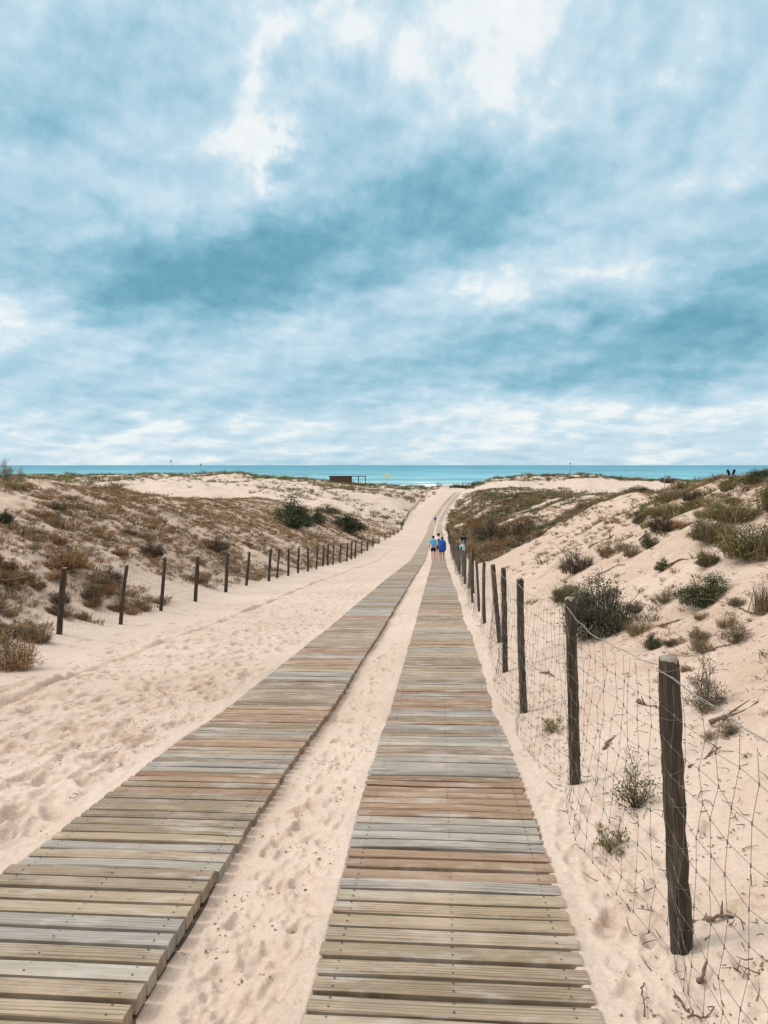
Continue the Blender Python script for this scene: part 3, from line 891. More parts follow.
# fence beyond, up the left edge of the path to its crest
FP = []
for d in np.linspace(120, 262, 34):
    u = np.interp(d, [120, 150, 205, 262], [-6.0, -6.6, -8.2, -11.3])
    FP.append((float(pathX(d)) + u, d, random.uniform(0.9, 1.15), random.uniform(-.05, .05), 0, 0.055))
fence('fence', 'distant row of small posts climbing the left edge of the path to its crest', FP, 0, 'post and wire fences', seed=4, radius=0.06)
FP = []
for px in list(np.linspace(466, 606, 30)):
    d = 214 + 6 * math.sin(px * 0.05)
    FP.append(((px + random.uniform(-1, 1) - 384) / F * d, d, random.uniform(1.0, 1.35), random.uniform(-.06, .06), 0, 0.06))
FP.sort(key=lambda p: p[0])
fence('fence', 'distant row of tiny posts crossing the bare sand of the far right dune', FP, 300, 'post and wire fences', rw=0.0004, seed=5, rows=2, pitch=1.5)

# ------------------------------------------------------------------ plants
def blades(n, r0, h, w, lean, rng, cols, droop=0.25):
    """grass: n curved tapering blades"""
    th = rng.uniform(0, 2 * np.pi, n); rr = r0 * np.sqrt(rng.random(n))
    bx, by = rr * np.cos(th), rr * np.sin(th)
    hh = h * rng.uniform(0.45, 1.0, n)
    th2 = th + rng.normal(0, 0.8, n)
    ln = lean * rng.uniform(0.2, 1.0, n) * hh
    c, s = np.cos(th2), np.sin(th2)
    ww = w * rng.uniform(0.6, 1.2, n)
    fa = rng.uniform(0, np.pi, n)
    px, py = np.cos(fa) * ww / 2, np.sin(fa) * ww / 2
    mx, my, mz = bx + c * ln * 0.38, by + s * ln * 0.38, hh * 0.58
    tx, ty, tz = bx + c * ln, by + s * ln, hh * (1 - droop * rng.random(n))
    V = np.stack([np.stack([bx - px, by - py, bx * 0 - 0.03], -1), np.stack([bx + px, by + py, bx * 0 - 0.03], -1),
                  np.stack([mx + px * .8, my + py * .8, mz], -1), np.stack([mx - px * .8, my - py * .8, mz], -1),
                  np.stack([tx, ty, tz], -1)], 1)
    i = np.arange(n)[:, None] * 5
    Q4 = i + np.array([[0, 1, 2, 3]]); T3 = i + np.array([[3, 2, 4]])
    col = np.array(cols)[rng.integers(0, len(cols), n)] * rng.uniform(0.7, 1.3, (n, 1))
    return V.reshape(-1, 3), [Q4, T3], np.repeat(col, 5, 0)
def leaves(cen, n, spread, size, rng, cols):
    """n leaves around each clump centre"""
    C = np.repeat(cen, n, 0)
    C = C + rng.normal(0, 1, C.shape) * spread
    m = len(C)
    a = rng.normal(size=(m, 3)); a /= np.linalg.norm(a, axis=1, keepdims=True)
    b = np.cross(a, rng.normal(size=(m, 3))); b /= np.linalg.norm(b, axis=1, keepdims=True)
    s = size * rng.uniform(0.5, 1.25, (m, 1))
    V = np.stack([C - a * s, C + b * s * 0.36, C + a * s, C - b * s * 0.36], 1)
    Q4 = np.arange(m)[:, None] * 4 + np.array([[0, 1, 2, 3]])
    cc = np.array(cols)[rng.integers(0, len(cols), len(cen))] * rng.uniform(0.65, 1.35, (len(cen), 1))
    col = np.repeat(cc, n, 0) * rng.uniform(0.75, 1.25, (m, 1))
    return V.reshape(-1, 3), [Q4], np.repeat(col, 4, 0)

GREEN = [(0.065, 0.082, 0.028), (0.098, 0.110, 0.038), (0.13, 0.132, 0.046)]
DKGREEN = [(0.026, 0.044, 0.022), (0.040, 0.060, 0.028), (0.055, 0.072, 0.032)]
GREYGREEN = [(0.095, 0.105, 0.075), (0.13, 0.135, 0.095), (0.075, 0.080, 0.060), (0.17, 0.16, 0.115)]
YELLOW = [(0.20, 0.175, 0.055), (0.145, 0.145, 0.048), (0.10, 0.115, 0.04)]
RUST = [(0.225, 0.125, 0.055), (0.175, 0.102, 0.048), (0.29, 0.175, 0.08), (0.125, 0.075, 0.038)]
DRY = [(0.25, 0.185, 0.105), (0.185, 0.14, 0.08), (0.32, 0.245, 0.15), (0.12, 0.095, 0.058)]
DARK = [(0.070, 0.054, 0.038), (0.10, 0.078, 0.05), (0.05, 0.043, 0.031)]
STRAW = [(0.30, 0.235, 0.14), (0.24, 0.185, 0.105), (0.17, 0.14, 0.075)]

def shrub_mesh(name, rng, cols, twig=DARK, thin=1.0, w=1.0, h=1.0, clumps=46, nleaf=34, leaf=0.035, spread=0.085, dry=0, open_=0.0):
    """unit shrub, about 1 m wide and 1 m tall: stems, leaf clumps, dry blades"""
    mb = MB()
    cen = []
    while len(cen) < clumps:
        p = rng.normal(size=3); p /= np.linalg.norm(p)
        rad = rng.uniform(0.35, 1.0) ** 0.6
        q = np.array([p[0] * 0.45 * w, p[1] * 0.45 * w, abs(p[2]) * 0.82 * h]) * rad
        q[2] += 0.04
        k = 0.78 + 0.38 * math.sin(q[0] * 7 + rng.uniform(-.4, .4)) * math.cos(q[1] * 6)
        q[2] *= k
        cen.append(q)
    cen = np.array(cen)
    for q in cen:
        b = np.array([rng.normal(0, 0.05), rng.normal(0, 0.05), -0.05])
        mid = (b + q) / 2 + rng.normal(0, 0.045, 3); mid[2] = max(mid[2], 0.02)
        ext = q + (q - mid) * 0.35 * rng.random()
        mb.tube([b, mid, q, ext], np.array([0.010, 0.007, 0.004, 0.0015]) * thin, 3, col=np.array(twig[rng.integers(0, len(twig))]), cap=False)
        for _ in range(2):
            e = q + rng.normal(0, 0.10, 3); e[2] = max(e[2], 0.01)
            mb.tube([q * 0.8 + mid * 0.2, (q + e) / 2 + rng.normal(0, 0.02, 3), e], [0.004, 0.003, 0.001], 3, col=np.array(twig[rng.integers(0, len(twig))]), cap=False)
    if nleaf:
        V, Fs, C = leaves(cen, nleaf, spread * np.array([1, 1, 0.85]), leaf, rng, cols)
        V[:, 2] = np.maximum(V[:, 2], 0.0)
        mb.add(V, Fs, C)
    if dry:
        V, Fs, C = blades(dry, 0.36 * w, 0.8 * h, 0.012, 0.5, rng, twig)
        mb.add(V, Fs, C)
    return mb.mesh(name, [M['foliage']], smooth=False)
def tuft_mesh(name, rng, cols, n=150, r0=0.16, h=1.0, w=0.016, lean=0.75):
    mb = MB(); V, Fs, C = blades(n, r0, h, w, lean, rng, cols); mb.add(V, Fs, C)
    return mb.mesh(name, [M['foliage']], smooth=False)

pr = np.random.default_rng(21)
PROTO = {
    'greyshrub': shrub_mesh('shrub', pr, GREYGREEN + GREYGREEN + GREEN[:1], clumps=150, nleaf=60, leaf=0.020, spread=0.05, dry=160),
    'green': shrub_mesh('shrub', pr, GREEN + DKGREEN, clumps=90, nleaf=55, leaf=0.026, spread=0.06, dry=60),
    'darkgreen': shrub_mesh('shrub', pr, DKGREEN, clumps=80, nleaf=55, leaf=0.028, spread=0.06, dry=40),
    'yellow': shrub_mesh('shrub', pr, YELLOW + GREEN, twig=DRY, clumps=100, nleaf=50, leaf=0.024, spread=0.06, dry=220),
    'brown': shrub_mesh('shrub', pr, DARK + DRY, clumps=90, nleaf=36, leaf=0.022, spread=0.055, dry=200),
    'rust': shrub_mesh('shrub', pr, RUST, twig=RUST, clumps=80, nleaf=40, leaf=0.026, spread=0.06, dry=180),
    'dry': shrub_mesh('shrub', pr, DRY + GREYGREEN, twig=DRY, clumps=60, nleaf=14, leaf=0.022, spread=0.06, dry=260),
    'sprig': shrub_mesh('plant', pr, GREEN + YELLOW, twig=DRY, clumps=34, nleaf=24, leaf=0.034, spread=0.05, dry=20),
    'wisp': tuft_mesh('plant', pr, DRY + GREYGREEN, n=150, r0=0.12, lean=0.75, w=0.011),
    'twiggy': shrub_mesh('plant', pr, GREYGREEN + DRY, twig=DRY + DARK, thin=0.55, w=0.9, h=1.05, clumps=150, nleaf=9, leaf=0.022, spread=0.05),
    'twigbrown': shrub_mesh('plant', pr, RUST + DRY, twig=RUST + DRY, thin=0.55, w=0.9, h=1.0, clumps=170, nleaf=12, leaf=0.022, spread=0.055, dry=120),
    'weed': shrub_mesh('plant', pr, YELLOW + GREEN, twig=DARK, thin=0.8, clumps=60, nleaf=11, leaf=0.030, spread=0.06),
    'grass': tuft_mesh('grass', pr, STRAW + YELLOW, n=170, r0=0.25, lean=0.7),
    'greengrass': tuft_mesh('grass', pr, GREEN + YELLOW, n=190, r0=0.25, lean=0.7),
}
def plant(kind, px, py, wpx, hpx, label=None, name='shrub', cat='shrub', group=None, dmin=1.3, rot=None):
    x, d, z = hit(px, py, dmin)
    o = link(name, PROTO[kind], loc=(x, d, z - 0.01))
    s = wpx / F * d; hh = hpx / F * d
    o.scale = (s, s, hh)
    o.rotation_euler = (0, 0, random.uniform(0, 6.28) if rot is None else rot)
    tag(o, label, cat, group)
    return o
G1 = 'shrubs and plants on the dunes'
PL = [
    # right dune
    ('greyshrub', 598, 634, 80, 74, 'large dense grey green shrub behind the second nearest right fence post', 'shrub', 'shrub'),
    ('yellow', 566, 602, 34, 30, 'yellowish green tuft touching the left side of the large grey shrub', 'shrub', 'shrub'),
    ('brown', 577, 572, 44, 30, 'dark brown low shrub just above the large grey shrub', 'shrub', 'shrub'),
    ('sprig', 554, 731, 32, 30, 'small green and yellow plant left of the second right fence post', 'plant', 'plant'),
    ('sprig', 613, 851, 40, 52, 'dark green leafy weed caught in the netting beside the sand path', 'plant', 'plant'),
    ('weed', 637, 806, 56, 64, 'sparse yellowish twiggy weed just behind the netting left of the nearest post', 'plant', 'plant'),
    ('twiggy', 706, 708, 52, 60, 'wispy dry grey plant standing alone behind the nearest post', 'plant', 'plant'),
    ('green', 703, 603, 62, 36, 'spreading olive green shrub in the middle of the right slope', 'shrub', 'shrub'),
    ('yellow', 754, 556, 78, 54, 'big yellow green bush cut by the right edge of the photo', 'bush', 'bush'),
    ('yellow', 711, 540, 46, 34, 'green bush just left of the big yellow green bush', 'bush', 'bush'),
    ('yellow', 733, 520, 64, 30, 'bushy green and straw plant above the big yellow green bush', 'bush', 'bush'),
    ('brown', 664, 531, 36, 26, 'round dark brown shrub high on the right slope', 'shrub', 'shrub'),
    ('brown', 640, 523, 18, 13, 'small dark shrub left of the round dark brown one', 'shrub', 'shrub'),
    ('green', 655, 648, 22, 18, 'small green tuft alone on bare sand right of the large grey shrub', 'plant', 'plant'),
    ('dry', 766, 612, 34, 44, 'dry dark bush at the right edge below the big yellow green bush', 'bush', 'bush'),
    ('twiggy', 738, 642, 40, 34, 'loose dry olive plant low down near the right edge', 'plant', 'plant'),
    ('rust', 686, 671, 14, 10, 'small rust brown clump right above the nearest post', 'plant', 'plant'),
    ('yellow', 597, 978, 1, 1, None, None, None),
    ('green', 765, 481, 44, 13, 'grassy green bush on the skyline at the right edge', 'bush', 'bush'),
    ('brown', 694, 500, 30, 16, 'dark shrub under the ridge line of the right dune', 'shrub', 'shrub'),
    ('brown', 668, 483, 18, 10, 'small dark shrub on the ridge line of the right dune', 'shrub', 'shrub'),
    ('dry', 632, 556, 24, 18, 'reddish dry clump midway up the right slope', 'plant', 'plant'),
    ('green', 650, 548, 22, 18, 'green clump beside the reddish dry clump on the right slope', 'plant', 'plant'),
    ('green', 664, 570, 20, 15, 'low green clump below and right of the reddish dry one', 'plant', 'plant'),
    ('rust', 607, 556, 20, 14, 'small brown clump above the large grey shrub', 'plant', 'plant'),
    ('yellow', 708, 565, 26, 24, 'upright yellowish tuft under the green bush', 'plant', 'plant'),
    # left dune
    ('twigbrown', 8, 668, 72, 46, 'dry brown bush at the foot of the left dune cut by the left edge', 'bush', 'bush'),
    ('twigbrown', 36, 642, 40, 28, 'thin brown clump left of the nearest left fence post', 'plant', 'plant'),
    ('rust', 66, 568, 54, 26, 'broad yellow brown shrub above the nearest left fence post', 'shrub', 'shrub'),
    ('brown', 91, 600, 24, 24, 'dark olive clump right of the nearest left fence post', 'shrub', 'shrub'),
    ('brown', 109, 582, 34, 22, 'dark brown clump just left of the second left fence post', 'shrub', 'shrub'),
    ('darkgreen', 4, 523, 20, 18, 'dark green bush at the left edge high on the dune', 'bush', 'bush'),
    ('brown', 54, 509, 32, 13, 'low dark grey shrub near the top of the left dune', 'shrub', 'shrub'),
    ('brown', 152, 556, 30, 22, 'dark brown clump above the third left fence post', 'shrub', 'shrub'),
    ('darkgreen', 292, 527, 50, 38, 'tall dark green bush on the end of the left dune', 'bush', 'bush'),
    ('darkgreen', 346, 531, 48, 24, 'dark green bush lower down the end of the left dune near the path', 'bush', 'bush'),
    ('darkgreen', 318, 524, 20, 20, 'small spiky dark bush between the two dark green bushes', 'bush', 'bush'),
    ('twiggy', 6, 482, 24, 26, 'tall sparse dark plant on the skyline at the left edge', 'plant', 'plant'),
    ('twiggy', 20, 482, 18, 17, 'shorter sparse plant right of the tall skyline plant', 'plant', 'plant'),
]
for (kind, px, py, wp, hp, lab, nm, ct) in PL:
    if lab is None: continue
    plant(kind, px, py, wp, hp, lab, nm, ct, G1)
# dead plant with two dark seed heads on the right ridge
def seed_head_plant():
    x, d, z = hit(731, 482)
    root = link('dead_plant', None, loc=(x, d, z)); k = d / F * 0.8
    tag(root, 'dead plant with two dark brown heads on the right ridge skyline', 'plant', G1)
    for sgn in (-1, 1):
        mb = MB(); mb.tube([(0, 0, -0.02), (sgn * 1.0 * k, 0, 6 * k), (sgn * 2.6 * k, 0, 11 * k)], [0.5 * k, .4 * k, .3 * k], 5, col=np.array(DARK[1]))
        st = link('stem', mb.mesh('stem', [M['foliage']]), root)
        mb = MB()
        V, Fs, C = leaves(np.array([(sgn * (2.4 + j * .45) * k, 0, (10 + j) * k) for j in range(5)]), 40, np.array([.7, .7, .7]) * k, 1.2 * k, np.random.default_rng(4), [(0.03, 0.018, 0.014), (0.05, 0.028, 0.02)])
        mb.add(V, Fs, C)
        link('seed_head', mb.mesh('seed_head', [M['foliage']], smooth=False), root)
    mb = MB(); V, Fs, C = blades(60, 2 * k, 9 * k, .5 * k, .6, np.random.default_rng(3), GREEN); mb.add(V, Fs, C)
    link('foliage', mb.mesh('foliage', [M['foliage']], smooth=False), root)
seed_head_plant()

# scattered tufts: the largest as plants of their own, the rest one ground cover
KINDS = {   # proto choices, cover density function, zone label
}
cand = []   # (apparent size, kind, x, d, width, height, zone)
rs = np.random.default_rng(77)
def scatter(n, ulo, uhi, dlo, dhi, dens, kinds, size, zone, hfac=0.6, power=1.0):
    u = rs.uniform(ulo, uhi, n)
    d = dlo * np.exp(rs.uniform(0, 1, n) ** power * math.log(dhi / dlo))
    x = pathX(d) + u
    keep = rs.random(n) < dens(x, d, u)
    x, d, u = x[keep], d[keep], u[keep]
    inx = np.abs(x / d) < 0.62
    x, d, u = x[inx], d[inx], u[inx]
    z = gvec(x, d)
    for xi, di, zi in zip(x, d, z):
        k = kinds[rs.integers(0, len(kinds))]
        s = size * math.exp(rs.normal(0, 0.4))
        cand.append((s / di, k, xi, di, zi, s, s * hfac * rs.uniform(0.7, 1.3), zone))
pat = lambda x, d, sc, sd: fbm(x, d, sc, 4, sd)
# left slope: mottled brown scrub, thicker towards the ridge
scatter(42000, -17, -5.8, 9, 120, lambda x, d, u: sstep(-0.30, 0.35, pat(x, d, 2.6, 91) + 0.20 * sstep(-7, -11, u) - 0.09 + 0.40 * sstep(18, 40, d)) * 0.82,
        ['rust', 'rust', 'rust', 'dry', 'brown', 'dry', 'grass', 'rust'], 0.215, 'left', 0.40)
scatter(900, -17, -7, 9, 110, lambda x, d, u: sstep(0.0, 0.4, pat(x, d, 4, 92)) * 0.7, ['yellow', 'brown', 'greyshrub', 'grass', 'rust', 'rust', 'dry'], 0.36, 'left', 0.36)
# left dune top and plateau
scatter(2600, -120, -14, 30, 290, lambda x, d, u: sstep(0.05, 0.4, pat(x, d, 22, 93) + 0.15 * sstep(240, 262, d)), ['green', 'yellow', 'brown', 'greengrass'], 0.9, 'leftfar', 0.45, 0.6)
scatter(3800, -190, -10, 205, 262, lambda x, d, u: sstep(-0.05, 0.35, pat(x, d, 15, 193)) * 0.8, ['green', 'yellow', 'brown', 'grass', 'greengrass'], 1.1, 'leftfar', 0.5)
# crest of the far left dune
scatter(3600, -190, -9, 254, 284, lambda x, d, u: 0.75 + 0 * x, ['greengrass', 'yellow', 'green', 'brown'], 1.3, 'leftfar', 0.42)
scatter(1800, -70, -7, 110, 262, lambda x, d, u: sstep(-0.1, 0.35, pat(x, d, 12, 95)) * sstep(-75, -20, u), ['green', 'brown', 'yellow', 'rust'], 1.0, 'leftfar', 0.55)
# right near slope: sparse
scatter(9000, 1.9, 9.5, 4.5, 42, lambda x, d, u: sstep(-0.1, 0.45, pat(x, d, 2.2, 96) + 0.14 * sstep(5, 8, u)) * 0.6, ['dry', 'rust', 'brown', 'dry', 'twiggy'], 0.15, 'right', 0.42)
scatter(800, 2.2, 9.5, 6, 40, lambda x, d, u: sstep(0.10, 0.5, pat(x, d, 3.5, 196) + 0.14 * sstep(5, 8, u)) * 0.6, ['dry', 'rust', 'green', 'brown', 'grass'], 0.32, 'right', 0.5)
scatter(1500, 1.5, 6.0, 2.4, 16, lambda x, d, u: 0.20 + 0 * x, ['rust', 'dry', 'sprig', 'twiggy', 'dry'], 0.10, 'right', 0.45)
scatter(3400, 4.3, 12, 9, 60, lambda x, d, u: sstep(-0.2, 0.3, pat(x, d, 3, 97) + 0.18 * sstep(4.5, 7.0, u) - 0.12) * 0.85, ['green', 'brown', 'greengrass', 'yellow', 'dry', 'grass', 'dry', 'rust'], 0.30, 'right', 0.36)
scatter(5000, 3.0, 12, 8, 60, lambda x, d, u: sstep(-0.25, 0.3, pat(x, d, 2.2, 297) + 0.12 * sstep(4.5, 7.0, u) - 0.08) * 0.8, ['dry', 'grass', 'dry', 'rust', 'brown'], 0.18, 'right', 0.42)
# right hill further down: thick brown and dark green carpet
scatter(7000, 1.8, 20, 30, 75, lambda x, d, u: sstep(-0.25, 0.25, pat(x, d, 7, 98) - 0.06) * 0.9, ['rust', 'brown', 'green', 'green', 'dry', 'greyshrub', 'darkgreen'], 0.36, 'rightfar', 0.36)
scatter(16000, 1.4, 34, 70, 232, lambda x, d, u: sstep(-0.34, 0.10, pat(x, d, 16, 298)) * 0.95, ['rust', 'brown', 'darkgreen', 'green', 'dry', 'green', 'yellow', 'dry'], 0.75, 'rightfar', 0.36)
scatter(1200, 1.7, 6.0, 32, 70, lambda x, d, u: sstep(-0.1, 0.25, pat(x, d, 6, 198)), ['grass', 'rust', 'rust', 'dry'], 0.36, 'rightfar', 0.5)
scatter(900, 1.6, 4.0, 30, 200, lambda x, d, u: 0.6 + 0 * x, ['rust', 'brown', 'dry', 'grass'], 0.6, 'rightfar', 0.6)
scatter(2600, 0.5, 120, 254, 284, lambda x, d, u: 0.7 + 0 * x, ['greengrass', 'green', 'yellow', 'brown'], 1.3, 'rightfar', 0.42)
scatter(60, -7, 3, 263, 272, lambda x, d, u: 0.9 + 0 * x, ['darkgreen', 'brown'], 1.6, 'rightfar', 0.6)
scatter(900, 20, 110, 60, 262, lambda x, d, u: sstep(0.15, 0.5, pat(x, d, 16, 99)), ['green', 'brown', 'yellow'], 1.0, 'rightfar', 0.5)

KN = {'rust': 'rusty brown', 'dry': 'dry straw brown', 'brown': 'dark brown', 'green': 'green', 'greyshrub': 'grey green', 'grass': 'straw coloured',
      'yellow': 'yellow green', 'greengrass': 'grassy green', 'sprig': 'leafy', 'wisp': 'wispy grey', 'twiggy': 'twiggy grey', 'darkgreen': 'dark green'}
ZN = {'left': 'on the left dune slope above the fence', 'leftfar': 'on the far pale sand beyond the left dune',
      'right': 'on the sandy right slope behind the netting', 'rightfar': 'on the overgrown hill beyond the right fence'}
cand.sort(key=lambda c: -c[0])
N_IND = 280
for (a, k, x, d, z, s, h, zone) in cand[:N_IND]:
    o = link('tuft', PROTO[k], loc=(x, d, z - 0.01))
    o.scale = (s, s, h * 1.2); o.rotation_euler = (0, 0, random.uniform(0, 6.28))
    tag(o, 'low %s tuft %s' % (KN[k], ZN[zone]), 'tuft', '%s tufts %s' % (KN[k], ZN[zone]))
# the rest: light versions merged into ground cover
LOW = {}
COLS = dict(rust=RUST, dry=DRY, brown=DARK + DRY, green=GREEN + DKGREEN, greyshrub=GREYGREEN, grass=STRAW, yellow=YELLOW + GREEN, greengrass=GREEN + YELLOW, sprig=GREEN, wisp=DRY, darkgreen=DKGREEN, twiggy=DRY + GREYGREEN)
lr = np.random.default_rng(9)
for k, cols in COLS.items():
    LOW[k] = []
    for v in range(4):
        V1, F1, C1 = blades(18, 0.34, 0.9, 0.05, 0.75, lr, cols)
        cen = lr.normal(size=(10, 3)) * [0.24, 0.24, 0.16] + [0, 0, 0.34]
        cen[:, 2] = np.clip(np.abs(cen[:, 2]), 0.08, 0.8)
        V2, F2, C2 = leaves(cen, 5, np.array([.10, .10, .09]), 0.085, lr, cols)
        mb = MB(); mb.add(V1, F1, C1); mb.add(V2, F2, C2)
        by = {}
        for f in mb.F: by.setdefault(f.shape[1], []).append(f)
        LOW[k].append((np.concatenate(mb.V), {q: np.concatenate(v_) for q, v_ in by.items()}, np.concatenate(mb.C)))
def cover(name, items, label):
    Vs, Cs, F3, F4 = [], [], [], []; n = 0
    for (a, k, x, d, z, s, h, zone) in items:
        V, Fd, C = LOW[k][random.randrange(4)]
        an = random.uniform(0, 6.28); c, s_ = math.cos(an), math.sin(an)
        W = np.stack([(V[:, 0] * c - V[:, 1] * s_) * s + x, (V[:, 0] * s_ + V[:, 1] * c) * s + d, V[:, 2] * h * 1.15 + z - 0.01], -1)
        Vs.append(W); Cs.append(C * random.uniform(0.7, 1.3)); F3.append(Fd[3] + n); F4.append(Fd[4] + n); n += len(V)
    me = mk_mesh(name, np.concatenate(Vs), [np.concatenate(F3), np.concatenate(F4)], [M['foliage']], {'tint': ('FLOAT_COLOR', np.concatenate(Cs))}, smooth=False)
    tag(link(name, me), label, 'ground cover', kind='stuff')
rest = cand[N_IND:]
print('plants', len(cand))
cover('dune_scrub', [c for c in rest if c[7].startswith('left')], 'low brown and green scrub covering the left dune and the sand beyond')
cover('dune_scrub', [c for c in rest if c[7].startswith('right')], 'low brown and dark green scrub covering the right dune and hill')

# ------------------------------------------------------------------ driftwood and litter
def stick(px0, py0, px1, py1, r, label, branches=2, seed=0, lift=0.02):
    rng = np.random.default_rng(seed)
    x0, d0, z0 = hit(px0, py0); x1, d1, z1 = hit(px1, py1)
    p0, p1 = np.array([x0, d0, z0 + lift]), np.array([x1, d1, z1 + lift])
    n = 17
    t = np.linspace(0, 1, n)
    P = p0 + (p1 - p0) * t[:, None]
    L = np.linalg.norm(p1 - p0)
    wob = rng.normal(0, L * 0.055, P.shape)
    wob = np.stack([np.convolve(np.pad(wob[:, c_], 3, mode='edge'), [.1, .15, .16, .18, .16, .15, .1], 'valid') for c_ in range(3)], -1)
    P += wob * [1, 1, 0.3] + rng.normal(0, min(r * 0.5, L * 0.01), P.shape)
    P[:, 2] = np.array([float(gvec([a_], [b_])[0]) for a_, b_ in P[:, :2]]) + lift * (0.2 + 0.6 * np.sin(t * 5 + seed)) + r * 0.2
    r = r * 0.78
    mb = MB(); org = p0
    mb.tube(P - org, r * (1.15 - 0.75 * t) * rng.uniform(0.65, 1.3, n), 7)
    for b in range(branches):
        k = rng.integers(2, n - 1); q = P[k]
        e = q + rng.normal(0, L * 0.2, 3); e[2] = q[2] + abs(e[2] - q[2]) * 0.8
        mb.tube([q - org, (q + e) / 2 - org + rng.normal(0, L * 0.02, 3), e - org], [r * .55, r * .4, r * .2], 5)
    o = link('driftwood', mb.mesh('driftwood', [M['drift']]), loc=tuple(p0))
    tag(o, label, 'stick', 'dead sticks lying on the sand')
stick(711, 726, 757, 703, 0.016, 'thick reddish brown stick lying on the slope right of the nearest post top', 1, 1)
stick(640, 703, 660, 708, 0.016, 'short stubby piece of wood just left of the nearest post', 2, 2)
stick(685, 768, 722, 751, 0.010, 'forked grey twig right of the nearest post halfway down', 3, 3)
stick(692, 921, 731, 921, 0.013, 'dark rough stick at the foot of the nearest post', 3, 4)
stick(541, 672, 556, 676, 0.018, 'small dark stick left of the third right fence post', 2, 5)
stick(603, 752, 616, 734, 0.012, 'small brown stick between the two nearest right posts', 1, 6)
stick(660, 628, 700, 612, 0.010, 'long thin grey root lying across the middle of the right slope', 1, 7)
stick(672, 565, 700, 557, 0.020, 'dark root poking out of the slope below the green bush', 1, 8)
stick(590, 548, 615, 535, 0.03, 'long dark root on the crest of the bare sand slope', 1, 9)
stick(455 + 120, 640, 600, 622, 0.010, 'thin dark root on the sand left of the large grey shrub', 2, 21)
stick(640, 540, 668, 528, 0.022, 'long dark root running to the round dark brown shrub', 2, 22)
stick(592, 578, 622, 566, 0.014, 'thin brown root above the large grey shrub', 3, 23)
stick(725, 606, 766, 616, 0.010, 'thin grey twig lying near the right edge', 3, 24)
stick(700, 655, 745, 640, 0.007, 'thin root half buried behind the nearest post', 2, 25)
stick(0, 588, 17, 596, 0.020, 'bare dark branch at the left edge of the left dune', 4, 10, 0.05)
stick(12, 575, 36, 580, 0.014, 'crooked bare branch beside the dark one near the left edge', 3, 11, 0.05)
stick(645, 1018, 641, 975, 0.004, 'single thin straw standing in the sand near the bottom right', 0, 12)
stick(672, 1000, 690, 1012, 0.006, 'tangle of thin twigs in the sand at the bottom right', 6, 13)
stick(690, 1022, 714, 1010, 0.005, 'thin bent twig at the bottom edge right of the twig tangle', 0, 14)
stick(700, 985, 704, 968, 0.010, 'small dark bark scrap below the nearest post', 3, 15)

def litter():
    rng = np.random.default_rng(15)
    mb = MB()
    n = 0
    ico = np.array([(0, 0, 1), (.9, 0, .4), (.28, .85, .4), (-.72, .53, .4), (-.72, -.53, .4), (.28, -.85, .4), (.72, .53, -.4), (-.28, .85, -.4), (-.9, 0, -.4), (-.28, -.85, -.4), (.72, -.53, -.4), (0, 0, -1)])
    fi = np.array([(0,1,2),(0,2,3),(0,3,4),(0,4,5),(0,5,1),(1,6,2),(2,7,3),(3,8,4),(4,9,5),(5,10,1),(2,6,7),(3,7,8),(4,8,9),(5,9,10),(1,10,6),(6,11,7),(7,11,8),(8,11,9),(9,11,10),(10,11,6)])
    # crumbs of damp sand thrown up beside prints, gathered in patches
    for _ in range(750):
        d0 = 1.5 * math.exp(rng.uniform(0, math.log(14)))
        z = rng.random()
        u0 = rng.uniform(-4.4, -1.98) if z < 0.55 else (rng.uniform(-0.84, -0.50) if z < 0.63 else rng.uniform(0.58, 3.4))
        m = rng.integers(3, 26)
        for _ in range(m):
            d = d0 + rng.normal(0, 0.03); x = float(pathX(d0)) + u0 + rng.normal(0, 0.065)
            r = rng.uniform(0.0016, 0.0062) * (1.3 if m < 6 else 1)
            # read the real (trodden) sheet
            i = int(np.clip(np.searchsorted(DS, d), 1, len(DS) - 1)); j = int(np.clip(np.searchsorted(XG[i], x), 1, XG.shape[1] - 1))
            zz_ = ZG[i, j]
            V = ico * r * rng.uniform(0.6, 1.3, (12, 1)) * [1, 1, 0.7] + [x, d, zz_ + r * 0.25]
            c = np.array((0.36, 0.25, 0.175)) * rng.uniform(0.6, 1.35)
            mb.add(V, [fi], c)
    # short straws and needles
    for _ in range(4200):
        d = 1.6 * math.exp(rng.uniform(0, math.log(11)))
        u0 = rng.uniform(0.6, 4.5) if rng.random() < 0.8 else rng.uniform(-4.5, -1.98)
        x = float(pathX(d)) + u0
        i = int(np.clip(np.searchsorted(DS, d), 1, len(DS) - 1)); j = int(np.clip(np.searchsorted(XG[i], x), 1, XG.shape[1] - 1))
        an = rng.uniform(0, 6.28); L = rng.uniform(0.015, 0.07)
        p = np.array([x, d, ZG[i, j] + 0.004])
        e = p + np.array([math.cos(an), math.sin(an), rng.uniform(-0.1, 0.5)]) * L
        mb.tube([p, (p + e) / 2 + rng.normal(0, L * 0.12, 3), e], [0.0022, 0.002, 0.001], 3, col=np.array([(0.09, 0.06, 0.04), (0.16, 0.11, 0.07), (0.22, 0.17, 0.11)][rng.integers(0, 3)]), cap=False)
    o = link('sand_litter', mb.mesh('sand_litter', [M['foliage']], smooth=False))
    tag(o, 'crumbs of damp sand, straws and bark scattered over the sand', 'litter', kind='stuff')
litter()

